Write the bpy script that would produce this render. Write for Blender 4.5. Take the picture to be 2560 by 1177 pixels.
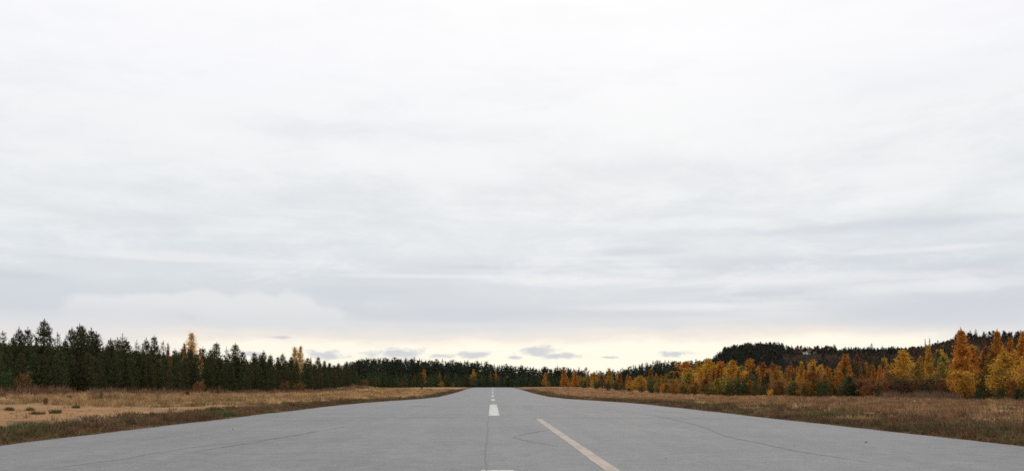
import bpy, math, random
import numpy as np

random.seed(11)
RNG = np.random.default_rng(11)
F, CX, CY, CAMZ = 2217.0, 1231.0, 966.0, 1.5      # focal length in photo pixels, vanishing point of the runway, eye height

scene = bpy.context.scene
for c_ in list(bpy.data.objects):
    bpy.data.objects.remove(c_)
COL = scene.collection


def lin(r, g, b):
    f = lambda c: c / 12.92 if c <= 0.04045 else ((c + 0.055) / 1.055) ** 2.4
    return (f(r / 255), f(g / 255), f(b / 255), 1.0)


# ------------------------------------------------------------------ terrain
_ky = np.array([-400, 0, 80, 121, 165, 213, 290, 367, 450, 530, 607, 650, 760, 900, 4000.])
_kz = np.array([0, 0, -.02, -.36, -.72, -.9, -.62, -.15, .32, .68, .95, 1.0, .80, .8, .8])
_gy = np.arange(-400, 4000, 2.0)
_gz = np.interp(_gy, _ky, _kz)
_k = np.exp(-0.5 * (np.arange(-12, 13) / 5.0) ** 2)
_k /= _k.sum()
_gz = np.convolve(np.pad(_gz, 12, mode='edge'), _k, mode='valid')


def prof(y):
    return np.interp(y, _gy, _gz)


def sstep(a, b, x):
    t = np.clip((np.asarray(x, float) - a) / (b - a), 0, 1)
    return t * t * (3 - 2 * t)


def wob(x, y, s, seed=0):
    """cheap smooth noise in -1..1 from summed sines"""
    x = np.asarray(x, float) / s
    y = np.asarray(y, float) / s
    r = np.random.default_rng(seed)
    v = 0
    for i in range(6):
        a = r.uniform(0, 6.28)
        k = r.uniform(.6, 1.7)
        v = v + np.sin(k * (x * math.cos(a) + y * math.sin(a)) * 6.28 + r.uniform(0, 6.28))
    return v / 6 * 1.4


LEFT_EDGE, RIGHT_EDGE = -12.6, 13.35


def T(x, y):
    x = np.asarray(x, float)
    y = np.asarray(y, float)
    z = prof(y)
    left = sstep(-13, -20, x) * .10 + sstep(-22, -50, x) * .62
    left = left * (1 - sstep(330, 560, y) * .75)
    right = sstep(14, 20, x) * .06 + sstep(20, 48, x) * .30
    z = z + left + right
    out = sstep(13.6, 16.5, np.abs(x - .37))
    z = z + out * (wob(x, y, 9, 1) * .08 + wob(x, y, 3.4, 2) * .05)
    # heap of sandy ground at the far left of the runway end
    z = z + 1.3 * np.exp(-((x + 52) / 9) ** 2 - ((y - 330) / 22) ** 2)
    z = z - .06 * (1 - sstep(12.7, 13.9, np.abs(x - .37)))
    return z


# hill: ridge ground height by viewing bearing
_hp = np.array([1500, 1700, 1760, 1785, 1800, 1815, 1840, 1870, 1900, 1940, 1980, 2012, 2040, 2090, 2120, 2180, 2240, 2300, 2345, 2375, 2400, 2450, 2560, 2900, 3300])
_ht = np.array([966, 964, 935, 915, 899, 890, 887, 882, 880, 881, 884, 885, 884, 884, 886, 886, 885, 881, 873, 867, 858, 857, 855, 850, 900.])
_hY = np.interp(_hp, [1500, 1800, 2200, 2560, 3300], [1550, 1520, 1420, 1080, 950])


def hill_h(x, y):
    x = np.asarray(x, float)
    y = np.asarray(y, float)
    p = CX + F * x / np.maximum(y, 1)
    Yr = np.interp(p, _hp, _hY)
    G = (CY - np.interp(p, _hp, _ht)) / F * Yr + CAMZ
    u = (y - Yr)
    front = sstep(-520, 0, u) ** .9
    back = 1 - sstep(0, 700, u)
    return np.where(u < 0, G * front, G * back)


def ground_hit(px, py):
    """where the viewing ray through a photo pixel meets the ground"""
    Y = np.concatenate([np.arange(10, 120, .1), np.arange(120, 900, .5)])
    X = (px - CX) / F * Y
    ray = CAMZ - (py - CY) / F * Y
    d = ray - T(X, Y)
    i = np.argmax(d < 0) if (d < 0).any() else len(Y) - 1
    return float(X[i]), float(Y[i]), float(T(X[i], Y[i]))


# ------------------------------------------------------------------ mesh helpers
def quads(name, V, Q, mats, mi=None, tint=None, smooth=False):
    V = np.asarray(V, np.float32).reshape(-1, 3)
    Q = np.asarray(Q, np.int32).reshape(-1, 4)
    me = bpy.data.meshes.new(name)
    me.vertices.add(len(V))
    me.vertices.foreach_set('co', V.ravel())
    me.loops.add(len(Q) * 4)
    me.loops.foreach_set('vertex_index', Q.ravel())
    me.polygons.add(len(Q))
    me.polygons.foreach_set('loop_start', np.arange(0, len(Q) * 4, 4, dtype=np.int32))
    me.polygons.foreach_set('loop_total', np.full(len(Q), 4, np.int32))
    for m in (mats if isinstance(mats, (list, tuple)) else [mats]):
        me.materials.append(m)
    if mi is not None:
        me.polygons.foreach_set('material_index', np.asarray(mi, np.int32))
    if smooth:
        me.polygons.foreach_set('use_smooth', np.ones(len(Q), bool))
    if tint is not None:
        t = np.asarray(tint, np.float32)
        if t.ndim == 1:
            t = np.repeat(t[:, None], 3, 1)
        t = np.concatenate([t, np.ones((len(t), 1), np.float32)], 1)
        at = me.attributes.new('tint', 'FLOAT_COLOR', 'POINT')
        at.data.foreach_set('color', t.ravel())
    me.update(calc_edges=True)
    me.validate()
    return me


def link(name, me, parent=None):
    o = bpy.data.objects.new(name, me)
    COL.objects.link(o)
    if parent:
        o.parent = parent
    return o


def tag(o, label=None, cat=None, group=None, kind=None):
    if label:
        o['label'] = label
    if cat:
        o['category'] = cat
    if group:
        o['group'] = group
    if kind:
        o['kind'] = kind
    return o


def unit(v):
    return v / np.maximum(np.linalg.norm(v, axis=-1, keepdims=True), 1e-9)


def leaf_quads(C, D, L, W, rng, tip=.35):
    """one slim quad per leaf clump: C base, D direction, L length, W half width"""
    n = len(C)
    D = unit(D)
    S = unit(np.cross(D, unit(rng.normal(size=(n, 3)))))
    L = np.broadcast_to(L, n)[:, None]
    W = np.broadcast_to(W, n)[:, None]
    V = np.stack([C - S * W, C + S * W, C + D * L + S * W * tip, C + D * L - S * W * tip], 1).reshape(-1, 3)
    Q = np.arange(4 * n).reshape(n, 4)
    return V, Q


def tube(P, R, sides):
    """open tapered tube through points P with radii R, quads only"""
    P = np.asarray(P, float)
    V, Q = [], []
    n = len(P)
    for i in range(n):
        d = P[min(i + 1, n - 1)] - P[max(i - 1, 0)]
        d = d / (np.linalg.norm(d) + 1e-9)
        a = np.cross(d, [0.3, 1, .1])
        a = a / (np.linalg.norm(a) + 1e-9)
        b = np.cross(d, a)
        for k in range(sides):
            t = 2 * math.pi * k / sides
            V.append(P[i] + R[i] * (math.cos(t) * a + math.sin(t) * b))
    for i in range(n - 1):
        for k in range(sides):
            k2 = (k + 1) % sides
            Q.append([i * sides + k, i * sides + k2, (i + 1) * sides + k2, (i + 1) * sides + k])
    return np.array(V), np.array(Q)


class Acc:
    def __init__(self):
        self.V, self.Q, self.T, self.M, self.n = [], [], [], [], 0

    def add(self, V, Q, tint=None, m=0):
        self.V.append(V)
        self.Q.append(np.asarray(Q) + self.n)
        self.n += len(V)
        self.T.append(np.ones((len(V), 3)) if tint is None else (np.repeat(np.asarray(tint)[:, None], 3, 1) if np.ndim(tint) == 1 else tint))
        self.M.append(np.full(len(Q), m))

    def mesh(self, name, mats, smooth=False):
        return quads(name, np.concatenate(self.V), np.concatenate(self.Q), mats, np.concatenate(self.M), np.concatenate(self.T), smooth)


# ------------------------------------------------------------------ materials
def new_mat(name):
    m = bpy.data.materials.new(name)
    m.use_nodes = True
    nt = m.node_tree
    nt.nodes.clear()
    return m, nt, nt.nodes, nt.links


def N(nt, t, **kw):
    n = nt.nodes.new(t)
    for k, v in kw.items():
        setattr(n, k, v)
    return n


def mathn(nt, op, a, b=None, c=None, clamp=False):
    n = nt.nodes.new('ShaderNodeMath')
    n.operation = op
    n.use_clamp = clamp
    for i, v in enumerate((a, b, c)):
        if v is None:
            continue
        if isinstance(v, (int, float)):
            n.inputs[i].default_value = v
        else:
            nt.links.new(v, n.inputs[i])
    return n.outputs[0]


def mix(nt, f, a, b, blend='MIX'):
    n = nt.nodes.new('ShaderNodeMix')
    n.data_type = 'RGBA'
    n.blend_type = blend
    for i, v in ((0, f), (6, a), (7, b)):
        if isinstance(v, (int, float)):
            n.inputs[i].default_value = v
        elif isinstance(v, tuple):
            n.inputs[i].default_value = v if len(v) == 4 else v + (1,)
        else:
            nt.links.new(v, n.inputs[i])
    return n.outputs[2]


def ramp(nt, f, stops, interp='LINEAR'):
    n = nt.nodes.new('ShaderNodeValToRGB')
    n.color_ramp.interpolation = interp
    e = n.color_ramp.elements
    while len(e) < len(stops):
        e.new(.5)
    for i, (p, c) in enumerate(stops):
        e[i].position = p
        e[i].color = c if len(c) == 4 else tuple(c) + (1,)
    nt.links.new(f, n.inputs[0])
    return n.outputs[0]


def noise(nt, vec, scale, detail=4, rough=.55, dist=0):
    n = nt.nodes.new('ShaderNodeTexNoise')
    n.inputs['Scale'].default_value = scale
    n.inputs['Detail'].default_value = detail
    n.inputs['Roughness'].default_value = rough
    n.inputs['Distortion'].default_value = dist
    if vec is not None:
        nt.links.new(vec, n.inputs['Vector'])
    return n.outputs[0]


def maprange(nt, v, a, b, c=0., d=1., smooth=True):
    n = nt.nodes.new('ShaderNodeMapRange')
    n.interpolation_type = 'SMOOTHSTEP' if smooth else 'LINEAR'
    nt.links.new(v, n.inputs[0])
    for i, x in enumerate((a, b, c, d)):
        n.inputs[1 + i].default_value = x
    return n.outputs[0]


def principled(nt, color, rough=.8, spec=.3, normal=None):
    b = nt.nodes.new('ShaderNodeBsdfPrincipled')
    if isinstance(color, tuple):
        b.inputs['Base Color'].default_value = color if len(color) == 4 else color + (1,)
    else:
        nt.links.new(color, b.inputs['Base Color'])
    if isinstance(rough, (int, float)):
        b.inputs['Roughness'].default_value = rough
    else:
        nt.links.new(rough, b.inputs['Roughness'])
    b.inputs['Specular IOR Level'].default_value = spec
    if normal is not None:
        nt.links.new(normal, b.inputs['Normal'])
    return b


def output(nt, sh):
    o = nt.nodes.new('ShaderNodeOutputMaterial')
    nt.links.new(sh, o.inputs['Surface'])


def foliage_mat(name, translucent=.3, objcol=True):
    m, nt, nn, ll = new_mat(name)
    at = N(nt, 'ShaderNodeAttribute', attribute_name='tint')
    col = at.outputs['Color']
    if objcol:
        oi = N(nt, 'ShaderNodeObjectInfo')
        col = mix(nt, 1.0, oi.outputs['Color'], col, 'MULTIPLY')
    p = principled(nt, col, .75, .15)
    tr = N(nt, 'ShaderNodeBsdfTranslucent')
    ll.new(col, tr.inputs['Color'])
    mx = N(nt, 'ShaderNodeMixShader')
    mx.inputs[0].default_value = translucent
    ll.new(p.outputs[0], mx.inputs[1])
    ll.new(tr.outputs[0], mx.inputs[2])
    output(nt, mx.outputs[0])
    return m


def bark_mat(name, c1, c2, scale=30):
    m, nt, nn, ll = new_mat(name)
    tc = N(nt, 'ShaderNodeTexCoord')
    mp = N(nt, 'ShaderNodeMapping')
    mp.inputs['Scale'].default_value = (1, 1, .25)
    ll.new(tc.outputs['Object'], mp.inputs['Vector'])
    f = noise(nt, mp.outputs[0], scale, 4)
    col = ramp(nt, f, [(.35, c1), (.65, c2)])
    output(nt, principled(nt, col, .9, .2).outputs[0])
    return m


M_needle = foliage_mat('conifer_needles', .2)
M_leaf = foliage_mat('autumn_leaves', .5)
M_grass = foliage_mat('dry_blades', .25, objcol=False)
M_stuff = foliage_mat('distant_foliage', .15, objcol=False)
M_bark = bark_mat('pine_bark', (.035, .022, .015), (.10, .06, .04))
M_birch = bark_mat('birch_bark', (.10, .085, .07), (.26, .235, .21), 22)
M_brown = bark_mat('twig_bark', (.06, .04, .03), (.13, .09, .07))


def make_ground_mat():
    m, nt, nn, ll = new_mat('ground_soil')
    g = N(nt, 'ShaderNodeNewGeometry')
    pos = g.outputs['Position']
    sx = N(nt, 'ShaderNodeSeparateXYZ')
    ll.new(pos, sx.inputs[0])
    X, Y = sx.outputs[0], sx.outputs[1]
    big = noise(nt, pos, .07, 5, .6)
    med = noise(nt, pos, .35, 6, .62)
    fine = noise(nt, pos, 3.2, 6, .65)
    grit = noise(nt, pos, 14, 4, .7)
    # stretch noise along the runway for streaks of turf
    tan_c = ramp(nt, med, [(.28, (.12, .076, .036)), (.45, (.25, .155, .07)), (.58, (.36, .225, .10)), (.75, (.46, .31, .15))])
    tan_c = mix(nt, .5, tan_c, ramp(nt, fine, [(.3, (.11, .07, .035)), (.5, (.30, .19, .085)), (.7, (.46, .31, .15))]))
    rust = ramp(nt, fine, [(.3, (.035, .022, .014)), (.5, (.075, .042, .024)), (.68, (.14, .08, .04))])
    sand = ramp(nt, fine, [(.25, (.17, .085, .034)), (.5, (.28, .148, .062)), (.75, (.38, .22, .105))])
    sand = mix(nt, .35, sand, ramp(nt, med, [(.3, (.15, .08, .036)), (.7, (.34, .195, .09))]))
    sand = mix(nt, maprange(nt, grit, .62, .75, 0, .6), sand, (.10, .06, .035))
    # brown turf patches inside the field
    f_r = maprange(nt, big, .50, .62, 0, .75)
    field = mix(nt, f_r, tan_c, rust)
    # verge of dark weeds along both pavement edges
    ax = mathn(nt, 'ABSOLUTE', mathn(nt, 'SUBTRACT', X, .37))
    axn = mathn(nt, 'ADD', ax, mathn(nt, 'MULTIPLY', mathn(nt, 'SUBTRACT', med, .5), 5.0))
    verge = mathn(nt, 'SUBTRACT', 1.0, maprange(nt, axn, 16.8, 19.2))
    field = mix(nt, mathn(nt, 'MULTIPLY', verge, .9), field, rust)
    # bare sand on the left
    xs = mathn(nt, 'ADD', X, mathn(nt, 'MULTIPLY', mathn(nt, 'SUBTRACT', med, .5), 9.0))
    ys = mathn(nt, 'ADD', Y, mathn(nt, 'MULTIPLY', mathn(nt, 'SUBTRACT', big, .5), 40.0))
    s1 = mathn(nt, 'MULTIPLY', maprange(nt, xs, -34, -30), mathn(nt, 'SUBTRACT', 1.0, maprange(nt, xs, -19.4, -18.2)))
    s2 = mathn(nt, 'SUBTRACT', 1.0, maprange(nt, ys, 56, 68))
    sm = mathn(nt, 'MULTIPLY', s1, s2)
    field = mix(nt, sm, field, sand)
    # forest floor
    fl = maprange(nt, ax, 52, 60)
    fl = mathn(nt, 'MAXIMUM', fl, maprange(nt, Y, 655, 690))
    field = mix(nt, fl, field, (.035, .028, .016))
    bm = N(nt, 'ShaderNodeBump')
    bm.inputs['Strength'].default_value = .7
    bm.inputs['Distance'].default_value = .12
    ll.new(mathn(nt, 'ADD', fine, mathn(nt, 'MULTIPLY', grit, .4)), bm.inputs['Height'])
    output(nt, principled(nt, field, .95, .1, bm.outputs[0]).outputs[0])
    return m


def make_asphalt_mat():
    m, nt, nn, ll = new_mat('worn_asphalt')
    g = N(nt, 'ShaderNodeNewGeometry')
    pos = g.outputs['Position']
    mp = N(nt, 'ShaderNodeMapping')
    mp.inputs['Scale'].default_value = (1, .06, 1)
    ll.new(pos, mp.inputs['Vector'])
    mp2 = N(nt, 'ShaderNodeMapping')
    mp2.inputs['Scale'].default_value = (.08, 1, 1)
    ll.new(pos, mp2.inputs['Vector'])
    streak = noise(nt, mp.outputs[0], .9, 5, .6)
    cross = noise(nt, mp2.outputs[0], .5, 4, .6)
    patch = noise(nt, pos, .18, 5, .6)
    med = noise(nt, pos, 2.2, 5, .65)
    grain = noise(nt, pos, 16, 3, .75)
    stone = noise(nt, pos, 55, 2, .7)
    A = ASPHALT
    col = ramp(nt, patch, [(.3, tuple(c * .90 for c in A)), (.7, tuple(c * 1.09 for c in A))])
    col = mix(nt, 1, col, ramp(nt, streak, [(.3, (.90, .90, .91)), (.7, (1.07, 1.07, 1.06))]), 'MULTIPLY')
    col = mix(nt, 1, col, ramp(nt, cross, [(.3, (.95, .95, .95)), (.7, (1, 1, 1))]), 'MULTIPLY')
    col = mix(nt, 1, col, ramp(nt, med, [(.3, (.74, .74, .75)), (.7, (1.0, 1.0, 1.0))]), 'MULTIPLY')
    col = mix(nt, 1, col, ramp(nt, grain, [(.3, (.50, .50, .50)), (.48, (.94, .94, .94)), (.72, (1.0, 1.0, 1.0))]), 'MULTIPLY')
    col = mix(nt, maprange(nt, stone, .58, .72, 0, .5), col, (.42, .39, .37))
    bm = N(nt, 'ShaderNodeBump')
    bm.inputs['Strength'].default_value = .5
    bm.inputs['Distance'].default_value = .01
    ll.new(mathn(nt, 'ADD', grain, stone), bm.inputs['Height'])
    output(nt, principled(nt, col, .85, .25, bm.outputs[0]).outputs[0])
    return m


def make_paint_mat(name, c_new, wear_lo, wear_hi):
    m, nt, nn, ll = new_mat(name)
    g = N(nt, 'ShaderNodeNewGeometry')
    pos = g.outputs['Position']
    mp = N(nt, 'ShaderNodeMapping')
    mp.inputs['Scale'].default_value = (1, .3, 1)
    ll.new(pos, mp.inputs['Vector'])
    w = noise(nt, mp.outputs[0], 2.2, 8, .75)
    gr = noise(nt, pos, 22, 3, .7)
    f = maprange(nt, mathn(nt, 'ADD', mathn(nt, 'MULTIPLY', w, .65), mathn(nt, 'MULTIPLY', gr, .35)), wear_lo, wear_hi)
    col = mix(nt, f, c_new, tuple(c * .95 for c in ASPHALT))
    col = mix(nt, 1, col, ramp(nt, gr, [(.3, (.78, .78, .78)), (.6, (1, 1, 1))]), 'MULTIPLY')
    output(nt, principled(nt, col, .8, .25).outputs[0])
    return m


def plain_mat(name, c, rough=.8, var=.25, scale=4.0):
    m, nt, nn, ll = new_mat(name)
    tc = N(nt, 'ShaderNodeTexCoord')
    f = noise(nt, tc.outputs['Object'], scale, 5, .6)
    col = ramp(nt, f, [(.3, tuple(x * (1 - var) for x in c)), (.7, tuple(min(1, x * (1 + var)) for x in c))])
    output(nt, principled(nt, col, rough, .25).outputs[0])
    return m


ASPHALT = (.200, .200, .203)
M_ground = make_ground_mat()
M_asphalt = make_asphalt_mat()
M_crack = plain_mat('asphalt_crack', (.135, .135, .138), .9, .3, 3)
M_seam = plain_mat('asphalt_seam', (.172, .172, .175), .9, .12, 2)
M_white = make_paint_mat('white_runway_paint', (.56, .56, .53), .38, .66)
M_peach = make_paint_mat('faded_orange_paint', (.39, .305, .235), .38, .66)
M_hill = plain_mat('hill_field', (.036, .026, .020), 1.0, .3, .02)
M_hill.node_tree.nodes['Principled BSDF'].inputs['Specular IOR Level'].default_value = 0

# ------------------------------------------------------------------ ground sheet
xs = np.unique(np.concatenate([np.linspace(-60, 60, 151), np.linspace(-200, 200, 81), np.linspace(-900, 900, 61), np.linspace(-4500, 4500, 31)]))
ys = np.unique(np.concatenate([np.arange(-30, 130, 1.2), np.arange(130, 420, 4.), np.arange(420, 1000, 12.), np.arange(1000, 5200, 200.), np.array([-400, -200, -100])]))
GX, GY = np.meshgrid(xs, ys)
GZ = T(GX, GY)
GZ = np.where(GY > 1000, np.minimum(GZ, .5), GZ)


def grid_mesh(name, GX, GY, GZ, mat):
    r, c = GX.shape
    idx = np.arange(r * c).reshape(r, c)
    Q = np.stack([idx[:-1, :-1], idx[:-1, 1:], idx[1:, 1:], idx[1:, :-1]], -1).reshape(-1, 4)
    return quads(name, np.stack([GX, GY, GZ], -1).reshape(-1, 3), Q, mat, smooth=True)


tag(link('ground', grid_mesh('ground', GX, GY, GZ, M_ground)), kind='structure')

hx, hy = np.meshgrid(np.linspace(200, 1500, 131), np.linspace(800, 2400, 161))
hz = hill_h(hx, hy) + wob(hx, hy, 60, 5) * .8 - 1.2
tag(link('hill', grid_mesh('hill', hx, hy, hz, M_hill)), kind='structure')

# ------------------------------------------------------------------ runway with seams and cracks in its own mesh
def RZ(x, y):
    return prof(y) + .012 * (1 - ((np.asarray(x) - .37) / 13) ** 2)


rw = Acc()
ry = np.unique(np.concatenate([np.arange(-30, 120, 1.0), np.arange(120, 660, 4.), np.array([-300, -150, -80])]))
e1 = LEFT_EDGE + wob(ry, 0 * ry, 14, 21) * .14 + wob(ry, 0 * ry, 3.1, 22) * .09
e2 = RIGHT_EDGE + wob(ry, 0 * ry, 13, 23) * .15 + wob(ry, 0 * ry, 2.7, 24) * .09
u = np.linspace(0, 1, 25)
RX = e1[:, None] * (1 - u) + e2[:, None] * u
RYY = np.repeat(ry[:, None], 25, 1)
RZZ = RZ(RX, RYY)
r_, c_ = RX.shape
idx = np.arange(r_ * c_).reshape(r_, c_)
rw.add(np.stack([RX, RYY, RZZ], -1).reshape(-1, 3), np.stack([idx[:-1, :-1], idx[:-1, 1:], idx[1:, 1:], idx[1:, :-1]], -1).reshape(-1, 4))
for e, s in ((e1, -.05), (e2, .05)):      # broken edge slope down to the soil
    a = np.stack([e, ry, RZ(e, ry)], -1)
    b = np.stack([e + s, ry, RZ(e, ry) - .12], -1)
    n = len(a)
    rw.add(np.concatenate([a, b]), np.stack([np.arange(n - 1), np.arange(1, n), np.arange(n + 1, 2 * n), np.arange(n, 2 * n - 1)], -1))


def ribbon(pts, width, lift, m, jag=.0, step=.35):
    """thin irregular strip laid on the pavement through ground points"""
    P = np.array(pts, float)
    seg = np.concatenate([[0], np.cumsum(np.linalg.norm(np.diff(P, axis=0), axis=1))])
    s = np.arange(0, seg[-1], step)
    x = np.interp(s, seg, P[:, 0])
    y = np.interp(s, seg, P[:, 1])
    tx, ty = np.gradient(x), np.gradient(y)
    l = np.hypot(tx, ty) + 1e-9
    nx, ny = -ty / l, tx / l
    j = jag * np.cumsum(RNG.normal(size=len(s)))
    j = (j - np.linspace(0, j[-1], len(s))) * .5
    w = width * RNG.uniform(.35, 1.2, len(s)) / 2 * np.clip(np.minimum(s, s[-1] - s) / (.22 * s[-1]) + .12, 0, 1)
    a = np.stack([x + nx * (j - w), y + ny * (j - w)], -1)
    b = np.stack([x + nx * (j + w), y + ny * (j + w)], -1)
    A = np.concatenate([a, b])
    z = RZ(A[:, 0], A[:, 1]) + lift
    n = len(s)
    rw.add(np.concatenate([A, z[:, None]], 1), np.stack([np.arange(n - 1), np.arange(1, n), np.arange(n + 1, 2 * n), np.arange(n, 2 * n - 1)], -1), m=m)


def gp(px, py):
    Yv = CAMZ * F / (py - CY)
    return ((px - CX) / F * Yv, Yv)


ribbon([(-.10, 6), (-.12, 20), (-.15, 46), (-.25, 80), (-.25, 200)], .09, .004, 2, .012)          # dark joint beside the centre line
ribbon([(-.10, 6), (-.11, 20), (-.15, 46)], .03, .008, 1, .012)
ribbon([(-12, 43.6), (-4, 43.2), (3, 43.0), (13, 42.0)], .30, .004, 2, .03)                        # cross joint
ribbon([(-9, 67.6), (2, 68), (12.6, 66)], .35, .004, 2, .03)
ribbon([gp(1385, 1073), gp(1320, 1084), gp(1288, 1093), gp(1330, 1104), gp(1420, 1119)], .05, .006, 1, .03)
ribbon([gp(1640, 1040), gp(1750, 1062), gp(1830, 1092), gp(1885, 1104), gp(2000, 1128), gp(2110, 1146), gp(2290, 1172)], .06, .006, 1, .035)
ribbon([gp(1885, 1104), gp(1915, 1107)], .10, .010, 1, .03)
ribbon([gp(120, 1172), gp(300, 1148), gp(480, 1118), gp(640, 1100), gp(760, 1086)], .10, .004, 2, .03)
ribbon([gp(420, 1140), gp(700, 1095), gp(900, 1060)], .05, .010, 2, .03)
ribbon([gp(1480, 1020), gp(1600, 1035), gp(1700, 1046)], .05, .006, 1, .03)
ribbon([gp(940, 1016), gp(1090, 1014)], .3, .004, 1, .03)
ribbon([gp(2140, 1070), gp(2300, 1072), gp(2420, 1076)], .06, .006, 1, .03)
runway = tag(link('runway', rw.mesh('runway', [M_asphalt, M_crack, M_seam], smooth=True)), kind='structure')


def paint(name, x0, x1, y0, y1, mat):
    yy = np.unique(np.concatenate([np.arange(y0, y1, .5), [y1]]))
    V, Q = [], []
    n = len(yy)
    a = x0 + RNG.normal(size=n) * .008
    b = x1 + RNG.normal(size=n) * .008
    for xx in (a, b):
        V.append(np.stack([xx, yy, RZ(xx, yy) + .006], -1))
    Q = np.stack([np.arange(n - 1), np.arange(1, n), np.arange(n + 1, 2 * n), np.arange(n, 2 * n - 1)], -1)
    Q = Q[:, ::-1]
    return link(name, quads(name, np.concatenate(V), Q, mat), runway)


for y0, y1 in [(-14, 15.85), (46, 76), (115, 148), (208, 238), (285, 318), (360, 392), (432, 462), (502, 532), (570, 600)]:
    paint('centre_line_dash', -.20, .375, y0, y1, M_white)
paint('guide_line', 2.0, 2.27, -10, 41.2, M_peach)

# ------------------------------------------------------------------ tree prototypes, one unit tall
def conifer(seed, R=.2, base=.06, whorls=22, nb=(5, 7), m_leaf=16, leaf=.03, wid=.007, droop=0., power=.8, up=.55, gap=.12, limbs=True):
    rng = np.random.default_rng(seed)
    C, D = [], []
    tr = Acc()
    lean = rng.normal(size=2) * .012
    axis = lambda z: np.array([lean[0] * math.sin(z * 3), lean[1] * math.sin(z * 2.4), z])
    zt = np.linspace(-.02, .985, 7)
    V, Q = tube([axis(z) for z in zt], [.0135 * (1 - z * .93) + .0012 for z in zt], 6)
    tr.add(V, Q)
    sec = [rng.uniform(.72, 1.15) for _ in range(5)]
    for i in range(whorls):
        f = (i + rng.uniform(-.3, .3)) / whorls
        z = base + (.94 - base) * np.clip(f, 0, 1) ** .92
        hh = (z - base) / (1 - base)
        env = (1 - hh) ** power * min(1, .45 + hh * 3.2)
        n = rng.integers(nb[0], nb[1] + 1)
        a0 = rng.uniform(0, 6.28)
        for k in range(n):
            if rng.random() < gap:
                continue
            a = a0 + 6.283 * k / n + rng.normal() * .2
            L = R * env * rng.uniform(.66, 1.12) * sec[int(a / 6.283 * 5) % 5] + .012
            el = (.12 + up * hh ** .8 + rng.normal() * .08) - droop
            h = np.array([math.cos(a), math.sin(a), 0])
            p0 = axis(z)
            mm = max(3, int(m_leaf * (.35 + .65 * L / R)))
            s = rng.uniform(.15, 1, mm) ** .75
            P = p0 + h * (L * s * math.cos(el))[:, None] + np.array([0, 0, 1]) * (L * (s * math.sin(el) + (.22 if droop == 0 else .10) * s ** 2.5))[:, None]
            P = P + rng.normal(size=(mm, 3)) * np.array([.012, .012, .007]) * (1 if R > .15 else .7)
            d = h * .55 + np.array([0, 0, .55 - droop * 1.1]) + rng.normal(size=(mm, 3)) * .55
            C.append(P)
            D.append(d)
            # upright shoot at the tip
            tip = p0 + h * L * math.cos(el) + np.array([0, 0, L * (math.sin(el) + .2)])
            if droop == 0:
                C.append(np.repeat(tip[None], 3, 0))
                D.append(np.array([0, 0, 1.]) + rng.normal(size=(3, 3)) * .22)
            if limbs:
                V, Q = tube([p0, p0 + (tip - p0) * .55 - [0, 0, .02 * L], tip], [.0035 * (1 - hh) + .0012, .002, .0006], 3)
                tr.add(V, Q)
    # leader candle
    nl = 26
    zz = rng.uniform(.90, 1.0, nl)
    C.append(np.stack([lean[0] * np.sin(zz * 3), lean[1] * np.sin(zz * 2.4), zz - .02], -1))
    D.append(np.array([0, 0, 1.]) + rng.normal(size=(nl, 3)) * .5)
    C, D = np.concatenate(C), np.concatenate(D)
    fin = 1 - .55 * np.clip(C[:, 2], 0, 1) ** 3
    V, Q = leaf_quads(C, D, leaf * fin * rng.uniform(.6, 1.25, len(C)), wid * fin * rng.uniform(.7, 1.3, len(C)), rng)
    clump = .8 + .35 * wob(C[:, 0] * 1.0, C[:, 2], .12, seed)
    tint = np.repeat(np.clip(clump * rng.uniform(.7, 1.3, len(C)), .45, 1.6), 4)
    tint3 = np.stack([tint * np.repeat(rng.uniform(.85, 1.3, len(C)), 4), tint, tint * np.repeat(rng.uniform(.75, 1.1, len(C)), 4)], -1)
    cr = Acc()
    cr.add(V, Q, tint3)
    return tr, cr


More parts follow.
